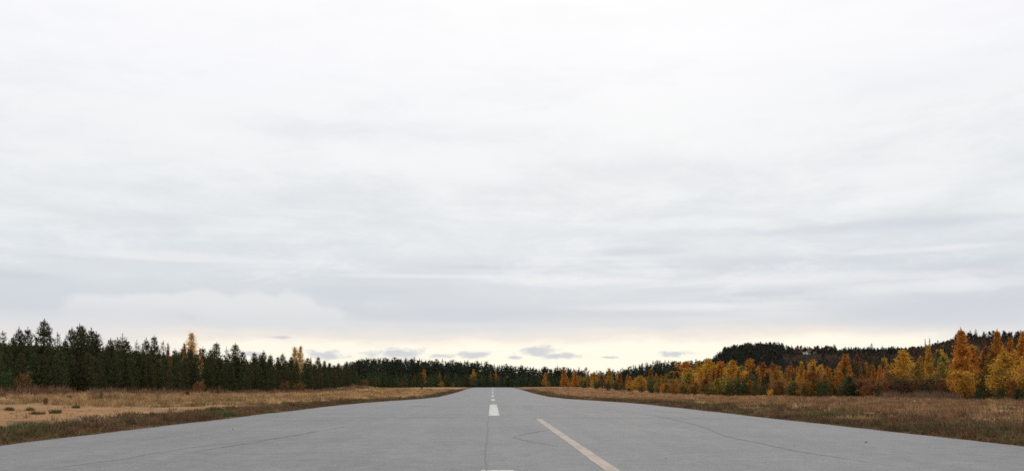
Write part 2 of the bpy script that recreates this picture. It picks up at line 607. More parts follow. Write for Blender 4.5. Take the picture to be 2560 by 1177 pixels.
def broadleaf(seed, R=.2, base=.1, n_br=46, per=60, leaf=.017, shape='cone', up=.9, sig=.026, stems=1):
    rng = np.random.default_rng(seed)
    C = []
    tr = Acc()
    tops = []
    for sidx in range(stems):
        a = rng.uniform(0, 6.28)
        off = np.array([math.cos(a), math.sin(a)]) * (R * .55 if stems > 1 else .012)
        top = 1.0 if sidx == 0 else rng.uniform(.72, .98)
        zt = np.linspace(-.02, .97 * top, 8)
        wig = rng.normal(size=2) * .014
        ax = lambda z, off=off, wig=wig, top=top: np.array([off[0] * (max(z, 0) / top) ** 1.2 + wig[0] * math.sin(z * 7), off[1] * (max(z, 0) / top) ** 1.2 + wig[1] * math.sin(z * 6), z])
        V, Q = tube([ax(z) for z in zt], [.012 / stems ** .4 * (1 - z / top * .9) + .001 for z in zt], 6)
        tr.add(V, Q)
        tops.append((ax, top))
    sec = [rng.uniform(.6, 1.2) for _ in range(7)]
    for b in range(n_br):
        ax, top = tops[b % stems]
        f = (b + rng.uniform(0, 1)) / n_br
        z = (base + (.96 - base) * f) * top
        hh = f
        if shape == 'cone':
            env = (1 - hh) ** 1.02 * min(1, .45 + hh * 3.4)
        elif shape == 'oval':
            env = abs(math.sin(math.pi * min(1, (.14 + .86 * hh)) ** .66)) ** .85 * (1 - .30 * hh) * 1.1
        else:
            env = math.sqrt(max(0., 1 - (hh * 1.02 - .30) ** 2 / .55)) if hh < .99 else .1
        a = b * 2.4 + rng.normal() * .35
        L = R * env * rng.uniform(.6, 1.1) * sec[int((a % 6.283) / 6.283 * 7) % 7] + .015
        el = up * rng.uniform(.55, 1.2)
        z0 = max(.02, z - L * math.sin(el) * .7)
        p0 = ax(z0)
        d = np.array([math.cos(a) * math.cos(el), math.sin(a) * math.cos(el), math.sin(el)])
        ln = L / max(.35, math.cos(el))
        tip = p0 + d * ln
        V, Q = tube([p0, p0 + d * ln * .5 - [0, 0, .01], tip], [.0038 * (1 - hh) + .0012, .0022, .0006], 3)
        tr.add(V, Q)
        k = max(8, int(per * (.3 + .7 * L / R)))
        s = rng.uniform(.22, 1.06, k) ** .8
        C.append(p0 + d * (ln * s)[:, None] + rng.normal(size=(k, 3)) * sig * (1 - .62 * hh) * rng.choice([.45, .9, 1.8], (k, 1)) * (1.2 - .4 * s)[:, None])
    ax, top = tops[0]
    zz = rng.uniform(.84, 1.0, 50)
    C.append(np.stack([ax(z) for z in zz]) + rng.normal(size=(50, 3)) * (.004 + (1 - zz) * .09)[:, None])
    C = np.concatenate(C)
    C = C[C[:, 2] > .012]
    # holes in the crown
    keep = wob(C[:, 0] + C[:, 1] * .7, C[:, 2], .15, seed + 3) + rng.normal(size=len(C)) * .35 > -.55
    C = C[keep]
    D = rng.normal(size=(len(C), 3)) + [0, 0, -.2]
    V, Q = leaf_quads(C, D, leaf * rng.uniform(.7, 1.3, len(C)), leaf * .42 * rng.uniform(.7, 1.3, len(C)), rng, .7)
    cl = 1 + .34 * wob(C[:, 0] + C[:, 1], C[:, 2], .13, seed + 9)
    base_t = np.clip(cl * rng.uniform(.65, 1.35, len(C)), .4, 1.7)
    hue = np.clip(wob(C[:, 1], C[:, 2], .25, seed + 5) * .22 + rng.normal(size=len(C)) * .12, -.4, .4)
    t3 = np.stack([base_t, base_t * (1 + hue), base_t * (1 + hue * .5)], -1)
    cr = Acc()
    cr.add(V, Q, np.repeat(t3, 4, 0))
    return tr, cr


PROTO = {}


def proto(kind, variants, leafmat, bark):
    PROTO[kind] = [(tr.mesh(kind + '_trunk', bark, True), cr.mesh(kind + '_crown', leafmat)) for tr, cr in variants]


proto('pine', [conifer(s, R=random.uniform(.25, .30), base=.02, whorls=23, m_leaf=30, leaf=.036, wid=.0075, power=.92, gap=.10) for s in range(100, 108)], M_needle, M_bark)
proto('open_pine', [conifer(s, R=.24, base=.06, whorls=18, m_leaf=18, leaf=.032, wid=.006, power=.9, gap=.25) for s in (120, 121, 122)], M_needle, M_bark)
proto('spruce', [conifer(s, R=random.uniform(.19, .24), base=.02, whorls=26, m_leaf=24, leaf=.034, wid=.0085, droop=.35, power=.95, up=.5, gap=.05) for s in range(130, 135)], M_needle, M_bark)
proto('low_pine', [conifer(s, R=.34, base=.03, whorls=13, nb=(6, 8), m_leaf=26, leaf=.045, wid=.011, power=.7, gap=.1) for s in (140, 141, 142)], M_needle, M_bark)
proto('larch', [broadleaf(s, R=.18, base=.06, n_br=84, per=100, leaf=.0175, shape='cone', up=.5, sig=.030) for s in range(150, 155)], M_leaf, M_brown)
proto('birch', [broadleaf(s, R=.20, base=.14, n_br=66, per=110, leaf=.0175, shape='oval', up=.95, sig=.040) for s in range(160, 165)], M_leaf, M_birch)
proto('thin_birch', [broadleaf(s, R=.16, base=.2, n_br=34, per=56, leaf=.018, shape='oval', up=1.0) for s in (170, 171)], M_leaf, M_birch)
proto('bush', [broadleaf(s, R=.55, base=.05, n_br=44, per=75, leaf=.045, shape='round', up=.9, sig=.075, stems=5) for s in (180, 181, 182)], M_leaf, M_brown)
HALF = {'pine': .25, 'open_pine': .2, 'spruce': .2, 'low_pine': .32, 'larch': .175, 'birch': .20, 'thin_birch': .15, 'bush': .6}

FAR = {}


def far_proto(kind, variants, leafmat, bark):
    FAR[kind] = []
    for tr, cr in variants:
        a = Acc()
        V, Q = tr.V[0], tr.Q[0]
        a.add(V, Q, m=1)
        for v, q, t in zip(cr.V, cr.Q, cr.T):
            a.V.append(v)
            a.Q.append(q + a.n)
            a.T.append(t)
            a.M.append(np.zeros(len(q)))
            a.n += len(v)
        FAR[kind].append(a.mesh(kind, [leafmat, bark]))


far_proto('spruce', [conifer(s, R=random.uniform(.13, .17), base=.06, whorls=15, nb=(5, 6), m_leaf=9, leaf=.05, wid=.014, droop=.3, power=.85, limbs=False) for s in range(200, 206)], M_needle, M_bark)
far_proto('pine', [conifer(s, R=.16, base=.30, whorls=12, nb=(5, 6), m_leaf=11, leaf=.05, wid=.015, power=.5, limbs=False) for s in range(210, 214)], M_needle, M_bark)
far_proto('birch', [broadleaf(s, R=.2, base=.15, n_br=30, per=24, leaf=.032, shape='oval', up=.9) for s in range(220, 224)], M_leaf, M_birch)

GREEN = (.072, .083, .034)
DEEP = (.040, .055, .036)
YOUNG = (.060, .088, .034)
OLIVE = (.095, .095, .032)
GOLD = (.54, .30, .045)
ORANGE = (.50, .215, .036)
RUST = (.29, .118, .032)
OCHRE = (.31, .175, .038)
YELLOWGREEN = (.29, .225, .042)
PALEGOLD = (.72, .50, .22)
BROWN = (.19, .095, .042)
MAROON = (.11, .056, .034)

NAME = {'pine': 'pine_tree', 'open_pine': 'pine_tree', 'spruce': 'spruce_tree', 'low_pine': 'young_pine', 'larch': 'larch_tree', 'birch': 'birch_tree', 'thin_birch': 'birch_tree', 'bush': 'bush'}
CAT = {'pine': 'pine', 'open_pine': 'pine', 'spruce': 'spruce', 'low_pine': 'young pine', 'larch': 'larch', 'birch': 'birch', 'thin_birch': 'birch', 'bush': 'bush'}


def tree(kind, x, y, h, label, group, color, w=None, z=None, var=None, jitter=.12):
    tr, cr = random.choice(PROTO[kind]) if var is None else PROTO[kind][var]
    root = bpy.data.objects.new(NAME[kind], None)
    COL.objects.link(root)
    root.empty_display_size = .3
    z = float(T(x, y)) - .04 if z is None else z
    sxy = h * random.uniform(.88, 1.12) if w is None else w / (2 * HALF[kind])
    root.location = (x, y, z)
    root.scale = (sxy, sxy * random.uniform(.92, 1.08), h)
    root.rotation_euler = (random.gauss(0, .012), random.gauss(0, .012), random.uniform(0, 6.28))
    tag(root, label, CAT[kind], group)
    link('trunk', tr, root)
    c = link('crown', cr, root)
    j = random.uniform(1 - jitter, 1 + jitter)
    c.color = tuple(min(1, v * j * random.uniform(.94, 1.06)) for v in color) + (1,)
    return root


def by_px(px, top, lateral=None, depth=None):
    """ground point and height of a tree from its bearing and the pixel of its top"""
    if depth is None:
        depth = abs(lateral) * F / max(abs(px - CX), 1)
    x = (px - CX) / F * depth
    z = float(T(x, depth)) - .04
    h = CAMZ + (CY - top) / F * depth - z
    return x, depth, z, h


# ------------------------------------------------------------------ left stand of pines: the tops one can tell apart
LP = 'pine tops along the left stand'
LEFT = [
    (-22, 826, 'pine', -55, 'dark pine cut off by the left edge of the picture'),
    (10, 822, 'open_pine', -56, 'thin open-crowned pine at the left end of the stand'),
    (33, 836, 'pine', -57, 'broad low-shouldered pine just right of the thin open pine at far left'),
    (49, 814, 'pine', -55, 'dense narrow pine, second top to the left of the tallest pine'),
    (70, 814, 'pine', -58, 'forked pine top next on the left of the tallest pine'),
    (100, 793, 'pine', -55, 'tallest pine of the left stand, its bare leader spiking into the sky'),
    (123, 807, 'open_pine', -57, 'open bushy-topped pine next on the right of the tallest pine'),
    (143, 826, 'open_pine', -55, 'sparse pine at the notch between the first two dark clumps'),
    (163, 843, 'pine', -56, 'low pine in the dip left of the second dark clump'),
    (180, 815, 'pine', -58, 'steep-sided pine on the left shoulder of the second dark clump'),
    (191, 805, 'pine', -55, 'highest spire of the second dark pine clump'),
    (208, 811, 'pine', -57, 'pine next on the right of the second clump\'s highest spire'),
    (227, 816, 'pine', -56, 'pine with a thin leader near the right end of the second clump'),
    (238, 826, 'pine', -54, 'rounded pine closing the second clump on its right'),
    (274, 842, 'pine', -56, 'narrow low pine alone in the gap right of the second clump'),
    (295, 840, 'pine', -58, 'brownish-topped broad pine left of the thin antenna-like spire'),
    (307, 830, 'open_pine', -56, 'thin antenna-like pine spire between two broad dark pines'),
    (318, 844, 'pine', -54, 'broad dark pine right of the antenna-like spire'),
    (341, 846, 'open_pine', -56, 'slim open pine in the middle of the lower left skyline'),
    (363, 841, 'pine', -57, 'slender pine next on the left of the dense twin-tipped pine'),
    (382, 835, 'pine', -55, 'dense twin-tipped pine left of the small rust birch'),
    (409, 848, 'open_pine', -56, 'see-through pine touching the small rust birch on its left'),
    (437, 868, 'pine', -56, 'short dark pine between the rust birch and the pale golden birch'),
    (458, 864, 'pine', -58, 'dark pine half covering the left side of the pale golden birch'),
    (479, 864, 'pine', -53, 'dark pine standing right in front of the pale golden birch'),
    (507, 864, 'pine', -58, 'dark pine behind the orange birch right of the golden birch'),
    (528, 868, 'pine', -55, 'low pine on the left flank of the two-peaked dark clump'),
    (543, 852, 'pine', -56, 'pointed left peak of the two-peaked dark pine clump'),
    (567, 864, 'open_pine', -57, 'airy pine in the saddle of the two-peaked dark clump'),
    (592, 855, 'pine', -55, 'bushy right peak of the two-peaked dark pine clump'),
    (606, 874, 'pine', -54, 'short pine where the two-peaked clump drops to lower forest'),
    (635, 877, 'pine', -56, 'wide pine next on the right of the two-peaked clump'),
    (650, 880, 'pine', -58, 'small pine between the wide pine and the sharp little spire'),
    (659, 873, 'pine', -55, 'sharp little pine spire in the lower forest'),
    (674, 882, 'pine', -57, 'pine next on the right of the sharp little spire'),
    (695, 888, 'pine', -56, 'flat-topped pine left of the yellowish olive pine'),
    (707, 880, 'pine', -55, 'yellowish olive pine with a round top left of the twin-tipped birch'),
    (726, 886, 'pine', -57, 'dark pine leaning onto the left of the twin-tipped golden birch'),
    (769, 891, 'pine', -56, 'dark pine next on the right of the twin-tipped golden birch'),
    (796, 889, 'pine', -56, 'last distinct dark peak before the left stand sinks to the far forest'),
    (811, 898, 'pine', -57, 'pine on the down-slope just right of the last distinct dark peak'),
    (824, 904, 'pine', -56, 'small pine at the lowest point of the left skyline'),
    (846, 904, 'pine', -57, 'small pine right of the skyline\'s lowest point'),
    (868, 900, 'pine', -58, 'last small pine of the left stand before the far forest'),
]
sk_px = np.array([a[0] for a in LEFT], float)
sk_top = np.array([a[1] for a in LEFT], float)
for i, (px, top, kind, lat, label) in enumerate(LEFT):
    x, y, z, h = by_px(px, top, lat)
    olive = 'olive' in label or 'brownish' in label
    tree(kind, x, y, h, label, LP, OLIVE if olive else GREEN, z=z, w=None)

# the crowd of pines under that skyline, nothing tells them apart
for i in range(200):
    row = i % 4
    px = -70 + (i / 199) * 960 + random.gauss(0, 8)
    lat = -(51.5 + row * 4.2 + random.uniform(-1.2, 1.2))
    top = np.interp(px, sk_px, sk_top)
    env = np.interp(px, [-100, 250, 500, 900], [842, 860, 880, 908])
    t_ = max(top, env) + random.uniform(-3, 18) + (16 if row == 0 else 0)
    x, y, z, h = by_px(px, t_, lat)
    tree('pine', x, y, h, 'dark green pine packed below the skyline in the left stand', 'pines packed in the left stand', GREEN if random.random() < .75 else YOUNG, z=z)

BL = [
    (421, 856, 16, 'birch', -55, RUST, 'small rust birch poking out between pines left of the golden birch'),
    (477, 829, 58, 'birch', -58, PALEGOLD, 'pale golden birch with a feathery top, tallest bright tree of the left stand'),
    (464, 856, 22, 'birch', -55.5, OCHRE, 'ochre birch at the left foot of the pale golden birch'),
    (500, 869, 24, 'thin_birch', -57, (.42, .19, .04), 'narrow orange birch close on the right of the pale golden birch'),
    (741, 866, 30, 'birch', -59.5, (.56, .38, .15), 'left stem of the twin-tipped golden birch pair'),
    (752, 864, 34, 'birch', -60, (.56, .38, .15), 'right stem of the twin-tipped golden birch pair'),
    (778, 892, 10, 'birch', -57, OCHRE, 'tiny ochre birch tip right of the twin-tipped pair'),
    (799, 905, 16, 'thin_birch', -51, MAROON, 'dull red half-bare birch against dark pines'),
]
for px, top, w, kind, lat, colr, label in BL:
    x, y, z, h = by_px(px, top, lat)
    tree(kind, x, y, h, label, 'birches in the left stand', colr, w=w / F * y, z=z)

BUSHL = [
    (495, 955, 38, -48, (.24, .11, .038), 'orange-brown bush below the golden birch, at the edge of the dry grass'),
    (52, 936, 46, -49, BROWN, 'brown autumn bush at the foot of the far left pines'),
    (100, 925, 60, -51, OLIVE, 'olive bush in front of the tallest pine'),
    (12, 930, 46, -47, YOUNG, 'green bushy pine sapling at the left picture edge, before the stand'),
    (710, 955, 30, -49, BROWN, 'low brown bush below the yellowish olive pine'),
    (745, 958, 36, -49, BROWN, 'low brown bush below the twin-tipped birch'),
    (912, 950, 26, -48, BROWN, 'brown bush on the sandy heap'),
]
for px, top, w, lat, colr, label in BUSHL:
    x, y, z, h = by_px(px, top, lat)
    tree('bush', x, y, h, label, 'bushes along the left stand', colr, w=w / F * y, z=z)

# ------------------------------------------------------------------ far forest across the end of the runway
fk_px = np.array([820, 860, 880, 905, 953, 1018, 1050, 1100, 1170, 1220, 1255, 1300, 1350, 1400, 1430, 1455, 1466, 1480, 1500, 1540, 1560, 1580, 1600, 1640, 1665, 1690, 1720, 1777, 1800])
fk_t = np.array([912, 905, 900, 894, 892, 892, 895, 899, 900, 904, 910, 911, 914, 916, 914, 919, 926, 927, 923, 920, 917, 911, 907, 903, 897, 899, 899, 896, 905])
fk_Y = np.interp(fk_px, [820, 1000, 1231, 1450, 1520, 1800], [400, 560, 790, 720, 560, 330])


def far_obj(name, me, px, top, Y, label, cat, group, color, wscale=1.0):
    x = (px - CX) / F * Y
    z = float(T(x, Y)) - .1
    h = CAMZ + (CY - top) / F * Y - z
    o = link(name, me)
    o.location = (x, Y, z)
    o.scale = (h * wscale, h * wscale, h)
    o.rotation_euler = (0, 0, random.uniform(0, 6.28))
    j = random.uniform(.85, 1.15)
    o.color = tuple(c * j for c in color) + (1,)
    return tag(o, label, cat, group)


n_far = 165
for i in range(n_far):
    px = 835 + (1795 - 835) * (i + random.uniform(-.4, .4)) / n_far
    Y = np.interp(px, fk_px, fk_Y) + random.uniform(-15, 25)
    top = np.interp(px, fk_px, fk_t) + random.choice([random.uniform(-4, 2), random.uniform(0, 6), random.uniform(0, 9)])
    endw = px < 1470
    kind = 'spruce' if random.random() < .6 else 'pine'
    far_obj('tall_spruce' if kind == 'spruce' else 'tall_pine', random.choice(FAR[kind]), px, top, Y,
            ('mature dark %s of the forest wall beyond the end of the runway' if endw else 'mature dark %s rising behind the orange trees near the right forest gap') % kind,
            kind, ('tall %s of the forest wall beyond the runway' if endw else 'tall %s behind the orange trees') % kind, DEEP, 1.25)
n_y = 120
for i in range(n_y):
    px = 860 + (1480 - 860) * (i + random.uniform(-.4, .4)) / n_y
    Y = np.interp(px, [860, 1000, 1200, 1300, 1480], [380, 520, 690, 690, 640]) + random.uniform(-12, 25)
    top = np.interp(px, [860, 1000, 1480], [928, 931, 936]) + random.uniform(-5, 10)
    far_obj('young_spruce', random.choice(FAR['spruce']), px, top, Y, 'young green spruce in the lower row fronting the far forest', 'young spruce', 'young spruces fronting the far forest', YOUNG, 1.5)

mass = Acc()


def add_mass(V, Q, T3, x, y, z, h, w, rot, color):
    c, s = math.cos(rot), math.sin(rot)
    P = np.stack([(V[:, 0] * c - V[:, 1] * s) * w + x, (V[:, 0] * s + V[:, 1] * c) * w + y, V[:, 2] * h + z], -1)
    return P, Q, T3 * np.array(color)


def mass_protos(mk, n):
    out = []
    for s in range(n):
        tr, cr = mk(s)
        out.append((np.concatenate([tr.V[0]] + cr.V), np.concatenate([tr.Q[0]] + [q + len(tr.V[0]) for q in cr.Q]), np.concatenate([np.ones((len(tr.V[0]), 3)) * .9] + cr.T)))
    return out


MP_sp = mass_protos(lambda s: conifer(300 + s, R=.17, base=.1, whorls=9, nb=(4, 5), m_leaf=6, leaf=.085, wid=.026, droop=.25, power=.75, limbs=False), 5)
MP_bl = mass_protos(lambda s: broadleaf(320 + s, R=.24, base=.18, n_br=16, per=14, leaf=.07, shape='oval', up=.9, sig=.04), 5)
for i in range(420):
    px = random.uniform(780, 1830)
    Y = np.interp(px, fk_px, fk_Y) + random.uniform(25, 130)
    top = np.interp(px, fk_px, fk_t) + random.uniform(4, 16)
    x = (px - CX) / F * Y
    z = float(T(x, Y)) - .1
    h = CAMZ + (CY - top) / F * Y - z
    V, Q, T3 = random.choice(MP_sp)
    mass.add(*add_mass(V, Q, T3, x, Y, z, h, h * 1.5, random.uniform(0, 6.28), DEEP))
for i in range(260):
    px = random.uniform(800, 1500)
    Y = np.interp(px, fk_px, fk_Y) + random.uniform(-20, 60)
    x = (px - CX) / F * Y
    V, Q, T3 = random.choice(MP_bl)
    h = random.uniform(3, 7)
    mass.add(*add_mass(V, Q, T3, x, Y, float(T(x, Y)) - 1.2, h, h * 2.2, random.uniform(0, 6.28), random.choice([DEEP, YOUNG, GREEN])))
tag(link('far_forest', mass.mesh('far_forest', [M_stuff])), 'unbroken dark spruce forest behind the first rows of far trees', 'forest', kind='stuff')

lt_ = Acc()
MP_pi = mass_protos(lambda s: conifer(340 + s, R=.27, base=.02, whorls=11, nb=(5, 6), m_leaf=9, leaf=.085, wid=.024, power=.9, limbs=False), 4)
for i in range(240):
    px = -160 + 1040 * (i + random.random()) / 240
    lat = -random.uniform(68, 88)
    top = max(np.interp(px, sk_px, sk_top), np.interp(px, [-100, 250, 500, 900], [842, 860, 880, 908])) + random.uniform(8, 24)
    x, y, z, h = by_px(px, top, lat)
    V, Q, T3 = random.choice(MP_pi)
    lt_.add(*add_mass(V, Q, T3, x, y, z, h, h, random.uniform(0, 6.28), GREEN))
tag(link('pine_thicket', lt_.mesh('pine_thicket', [M_stuff])), 'closed dark pine wood filling the depth behind the left stand', 'forest', kind='stuff')
rt_ = Acc()
for i in range(170):
    px = 1480 + 1240 * (i + random.random()) / 170
    lat = random.uniform(68, 84)
    top = np.interp(px, [1400, 1500, 1600, 1700, 1800, 1900, 2000, 2100, 2200, 2300, 2400, 2500, 2700], [940, 940, 940, 925, 922, 924, 924, 918, 908, 900, 885, 880, 878]) + random.uniform(0, 14)
    x, y, z, h = by_px(px, top, lat)
    con = random.random() < .6
    V, Q, T3 = random.choice(MP_pi if con else MP_bl)
    rt_.add(*add_mass(V, Q, T3, x, y, z, h, h * (1 if con else 1.2), random.uniform(0, 6.28), GREEN if con else random.choice([RUST, OCHRE, BROWN])))
tag(link('mixed_thicket', rt_.mesh('mixed_thicket', [M_stuff])), 'mixed green and rusty wood filling the depth behind the right trees', 'forest', kind='stuff')

FB = [
    (1060, 921, 15, 560, ORANGE, 'orange birch of pointed shape, higher of the pair before the far forest'),
    (1037, 932, 15, 560, RUST, 'round rust birch, lower of the pair before the far forest'),
    (969, 923, 8, 540, YELLOWGREEN, 'small pale yellow birch before the far forest, above the sandy heap'),
    (1099, 929, 8, 600, OCHRE, 'tiny pale birch right of the orange pair in the far forest'),
    (1113, 933, 8, 600, RUST, 'tiny dull brown birch right of the tiny pale one'),
    (1184, 922, 13, 660, GOLD, 'golden hook-shaped birch just left of where the runway ends'),
    (1177, 937, 9, 655, ORANGE, 'orange foot of the golden hook-shaped birch by the runway end'),
    (1205, 936, 8, 670, YELLOWGREEN, 'faint greenish birch between the two bright birches by the runway end'),
    (1240, 929, 11, 670, ORANGE, 'narrow orange birch straight above the end of the runway'),
    (1226, 930, 8, 690, YELLOWGREEN, 'faint yellow-green birch left of the narrow orange one at the runway end'),
    (1104, 951, 12, 590, OCHRE, 'low ochre bushlike birch at the field edge, far left of the runway end'),
    (1132, 954, 8, 600, BROWN, 'small brown birch low at the field edge near the runway end'),
    (956, 942, 9, 500, GOLD, 'small golden birch at the field edge by the sandy heap'),
    (947, 946, 13, 490, OCHRE, 'ochre birch next to the small golden one by the sandy heap'),
    (969, 938, 8, 510, OCHRE, 'ochre birch right of the small golden one by the sandy heap'),
    (1003, 950, 14, 520, BROWN, 'brown birch low at the field edge below the orange pair'),
    (930, 946, 16, 470, BROWN, 'brown birch growing on the sandy heap'),
    (1363, 929, 13, 620, ORANGE, 'crooked orange birch alone before dark forest right of the runway end'),
    (1370, 950, 12, 600, RUST, 'low rust birch at the foot of the crooked orange one'),
    (1466, 917, 16, 680, BROWN, 'greyish brown bare birch in the notch of the far skyline'),
]
for px, top, w, Y, colr, label in FB:
    Y += 40 if top < 940 else 0
    x = (px - CX) / F * Y
    me = random.choice(FAR['birch'])
    o = far_obj('birch_tree', me, px, top, Y, label, 'birch', 'small birches before the far forest', colr, 1)
    sw = (w / F * Y) / .40 * 1.5
    o.scale = (sw, sw, o.scale[2])

# ------------------------------------------------------------------ right side: larches, birches, pines
G1 = 'autumn trees along the right side'
RIGHT = [
    # px, top, width px, lateral, kind, colour, label
    (1410, 920, 19, 50, 'larch', ORANGE, 'vivid orange larch, first of the right row counted from the runway end'),
    (1439, 926, 15, 50, 'larch', ORANGE, 'orange larch second in the right row from the runway end'),
    (1456, 942, 18, 49, 'bush', OCHRE, 'ochre bush right of the second orange larch in the far right row'),
    (1470, 938, 16, 51, 'birch', YELLOWGREEN, 'yellow-green birch before the notch in the skyline'),
    (1487, 928, 15, 49, 'larch', GOLD, 'golden narrow larch just right of the skyline notch'),
    (1505, 935, 20, 51, 'birch', OCHRE, 'ochre birch between two golden larches near the skyline notch'),
    (1524, 923, 18, 50, 'larch', GOLD, 'golden larch, taller of the two near the skyline notch'),
    (1547, 930, 19, 50, 'larch', RUST, 'rust larch right of the taller golden larch near the notch'),
    (1576, 940, 18, 47, 'larch', ORANGE, 'small orange larch beside the plump yellow birch'),
    (1598, 938, 28, 47, 'birch', GOLD, 'plump yellow birch low before the dark spruces'),
    (1627, 920, 21, 53, 'larch', RUST, 'tall rust larch standing above the plump yellow birch, against spruces'),
    (1646, 944, 14, 47, 'birch', YELLOWGREEN, 'slim yellow-green birch right of the tall rust larch'),
    (1659, 960, 18, 45, 'bush', ORANGE, 'low orange bush at the field edge under the dark spruces'),
    (1688, 955, 30, 45.5, 'bush', RUST, 'wide rust bush right of the low orange bush'),
    (1680, 925, 14, 58, 'birch', BROWN, 'dim brown birch among spruces left of the broad orange crown'),
    (1715, 902, 40, 60, 'birch', ORANGE, 'broad orange crown on the skyline, left of the big golden pair'),
    (1706, 953, 20, 46, 'birch', OCHRE, 'ochre young birch below the broad orange crown'),
    (1723, 930, 28, 50, 'birch', YELLOWGREEN, 'greenish ochre birch directly under the broad orange crown'),
    (1737, 952, 20, 46, 'birch', OCHRE, 'ochre young birch right of the greenish one'),
    (1747, 903, 26, 56, 'birch', GOLD, 'golden birch, left one of the big golden pair'),
    (1769, 894, 38, 55, 'birch', GOLD, 'golden birch, right and taller one of the big golden pair left of the hill'),
    (1765, 945, 30, 49, 'birch', RUST, 'rust birch at the foot of the big golden pair'),
    (1794, 946, 26, 46, 'birch', YELLOWGREEN, 'yellow-green low birch right of the big golden pair\'s foot'),
    (1798, 902, 28, 58, 'birch', ORANGE, 'orange birch crown where the hill starts'),
    (1834, 900, 38, 50, 'birch', GOLD, 'bright golden-orange birch, biggest below the steep end of the hill'),
    (1873, 896, 28, 60, 'birch', ORANGE, 'orange round crown below the middle of the dark hill'),
    (1855, 912, 20, 58, 'birch', YELLOWGREEN, 'yellow-green birch between two orange crowns below the hill'),
    (1907, 905, 26, 60, 'birch', RUST, 'rust crown right of the orange round crown below the hill'),
    (1875, 947, 15, 46, 'birch', OCHRE, 'slim ochre birch before the dark pine below the hill'),
    (1933, 907, 26, 58, 'birch', RUST, 'red-brown crown left of the house\'s hill field'),
    (1942, 922, 18, 50, 'birch', OCHRE, 'thin ochre birch under the red-brown crown'),
    (1974, 913, 28, 54, 'birch', RUST, 'rust birch below the open hill field'),
    (2002, 902, 26, 52, 'larch', GOLD, 'golden larch below the white house'),
    (2031, 898, 26, 58, 'birch', GOLD, 'yellow birch top right of the white house, highest of its clump'),
    (2054, 910, 22, 56, 'birch', GOLD, 'golden birch right of the yellow clump below the grey shed'),
    (2034, 926, 36, 47, 'birch', RUST, 'large rust-orange birch at the front below the yellow clump'),
    (2071, 916, 17, 50, 'larch', RUST, 'narrow rust larch beside the dark pointed pine'),
    (2113, 884, 46, 50, 'larch', ORANGE, 'large orange larch alone in the middle of the right side'),
    (2100, 925, 26, 48, 'birch', ORANGE, 'orange birch at the left foot of the large orange larch'),
    (2143, 885, 22, 66, 'birch', BROWN, 'brown birch behind the large orange larch'),
    (2262, 874, 40, 48, 'birch', GOLD, 'golden birch with greenish left side in front of the brown slope'),
    (2296, 904, 32, 46, 'birch', OCHRE, 'ochre birch between two golden trees before the brown slope'),
    (2322, 861, 30, 48, 'larch', GOLD, 'slender golden larch pointing up to the two bare trees'),
    (2361, 887, 38, 47, 'birch', YELLOWGREEN, 'yellow-green round birch with a pale trunk left of the tallest larch'),
    (2406, 820, 58, 46, 'larch', ORANGE, 'tallest orange larch of the right side, its tip above the hill crest'),
    (2428, 862, 38, 48, 'larch', ORANGE, 'shorter orange larch leaning on the right of the tallest larch'),
    (2412, 928, 58, 43, 'bush', (.40, .215, .042), 'big rounded golden bush at the foot of the tallest larch'),
    (2462, 864, 36, 50, 'larch', RUST, 'rust larch right of the tallest larch'),
    (2491, 823, 40, 49, 'larch', ORANGE, 'orange larch, second tallest of the right side'),
    (2505, 878, 50, 45, 'birch', GOLD, 'golden yellow birch in front of the second tallest larch'),
    (2528, 843, 36, 49, 'larch', ORANGE, 'orange larch between the second tallest one and the right picture edge'),
    (2558, 832, 44, 47, 'larch', ORANGE, 'orange larch cut by the right picture edge'),
    (2580, 860, 50, 44, 'birch', GOLD, 'golden birch at the right picture edge'),
    (2540, 944, 32, 43, 'bush', RUST, 'red-brown bush near the right picture edge'),
    (2190, 948, 58, 44, 'bush', (.20, .088, .034), 'wide rust bush right of the dark spruce at the field edge'),
    (2235, 930, 50, 47, 'bush', BROWN, 'brown bush behind the wide rust bush'),
    (2262, 948, 44, 44, 'bush', MAROON, 'dark leafless bush below the golden greenish birch'),
    (2312, 946, 42, 44, 'bush', MAROON, 'dark maroon bush below the slender golden larch'),
    (2350, 945, 40, 45, 'bush', BROWN, 'brown bush below the yellow-green round birch'),
    (1925, 974, 14, 43.5, 'bush', GOLD, 'little golden bush at the field edge below the hill'),
]
for px, top, w, lat, kind, colr, label in RIGHT:
    x, y, z, h = by_px(px, top, lat)
    tree(kind, x, y, h, label, G1, colr, w=w / F * y * (1.75 if kind == 'birch' else 1.4), z=z)

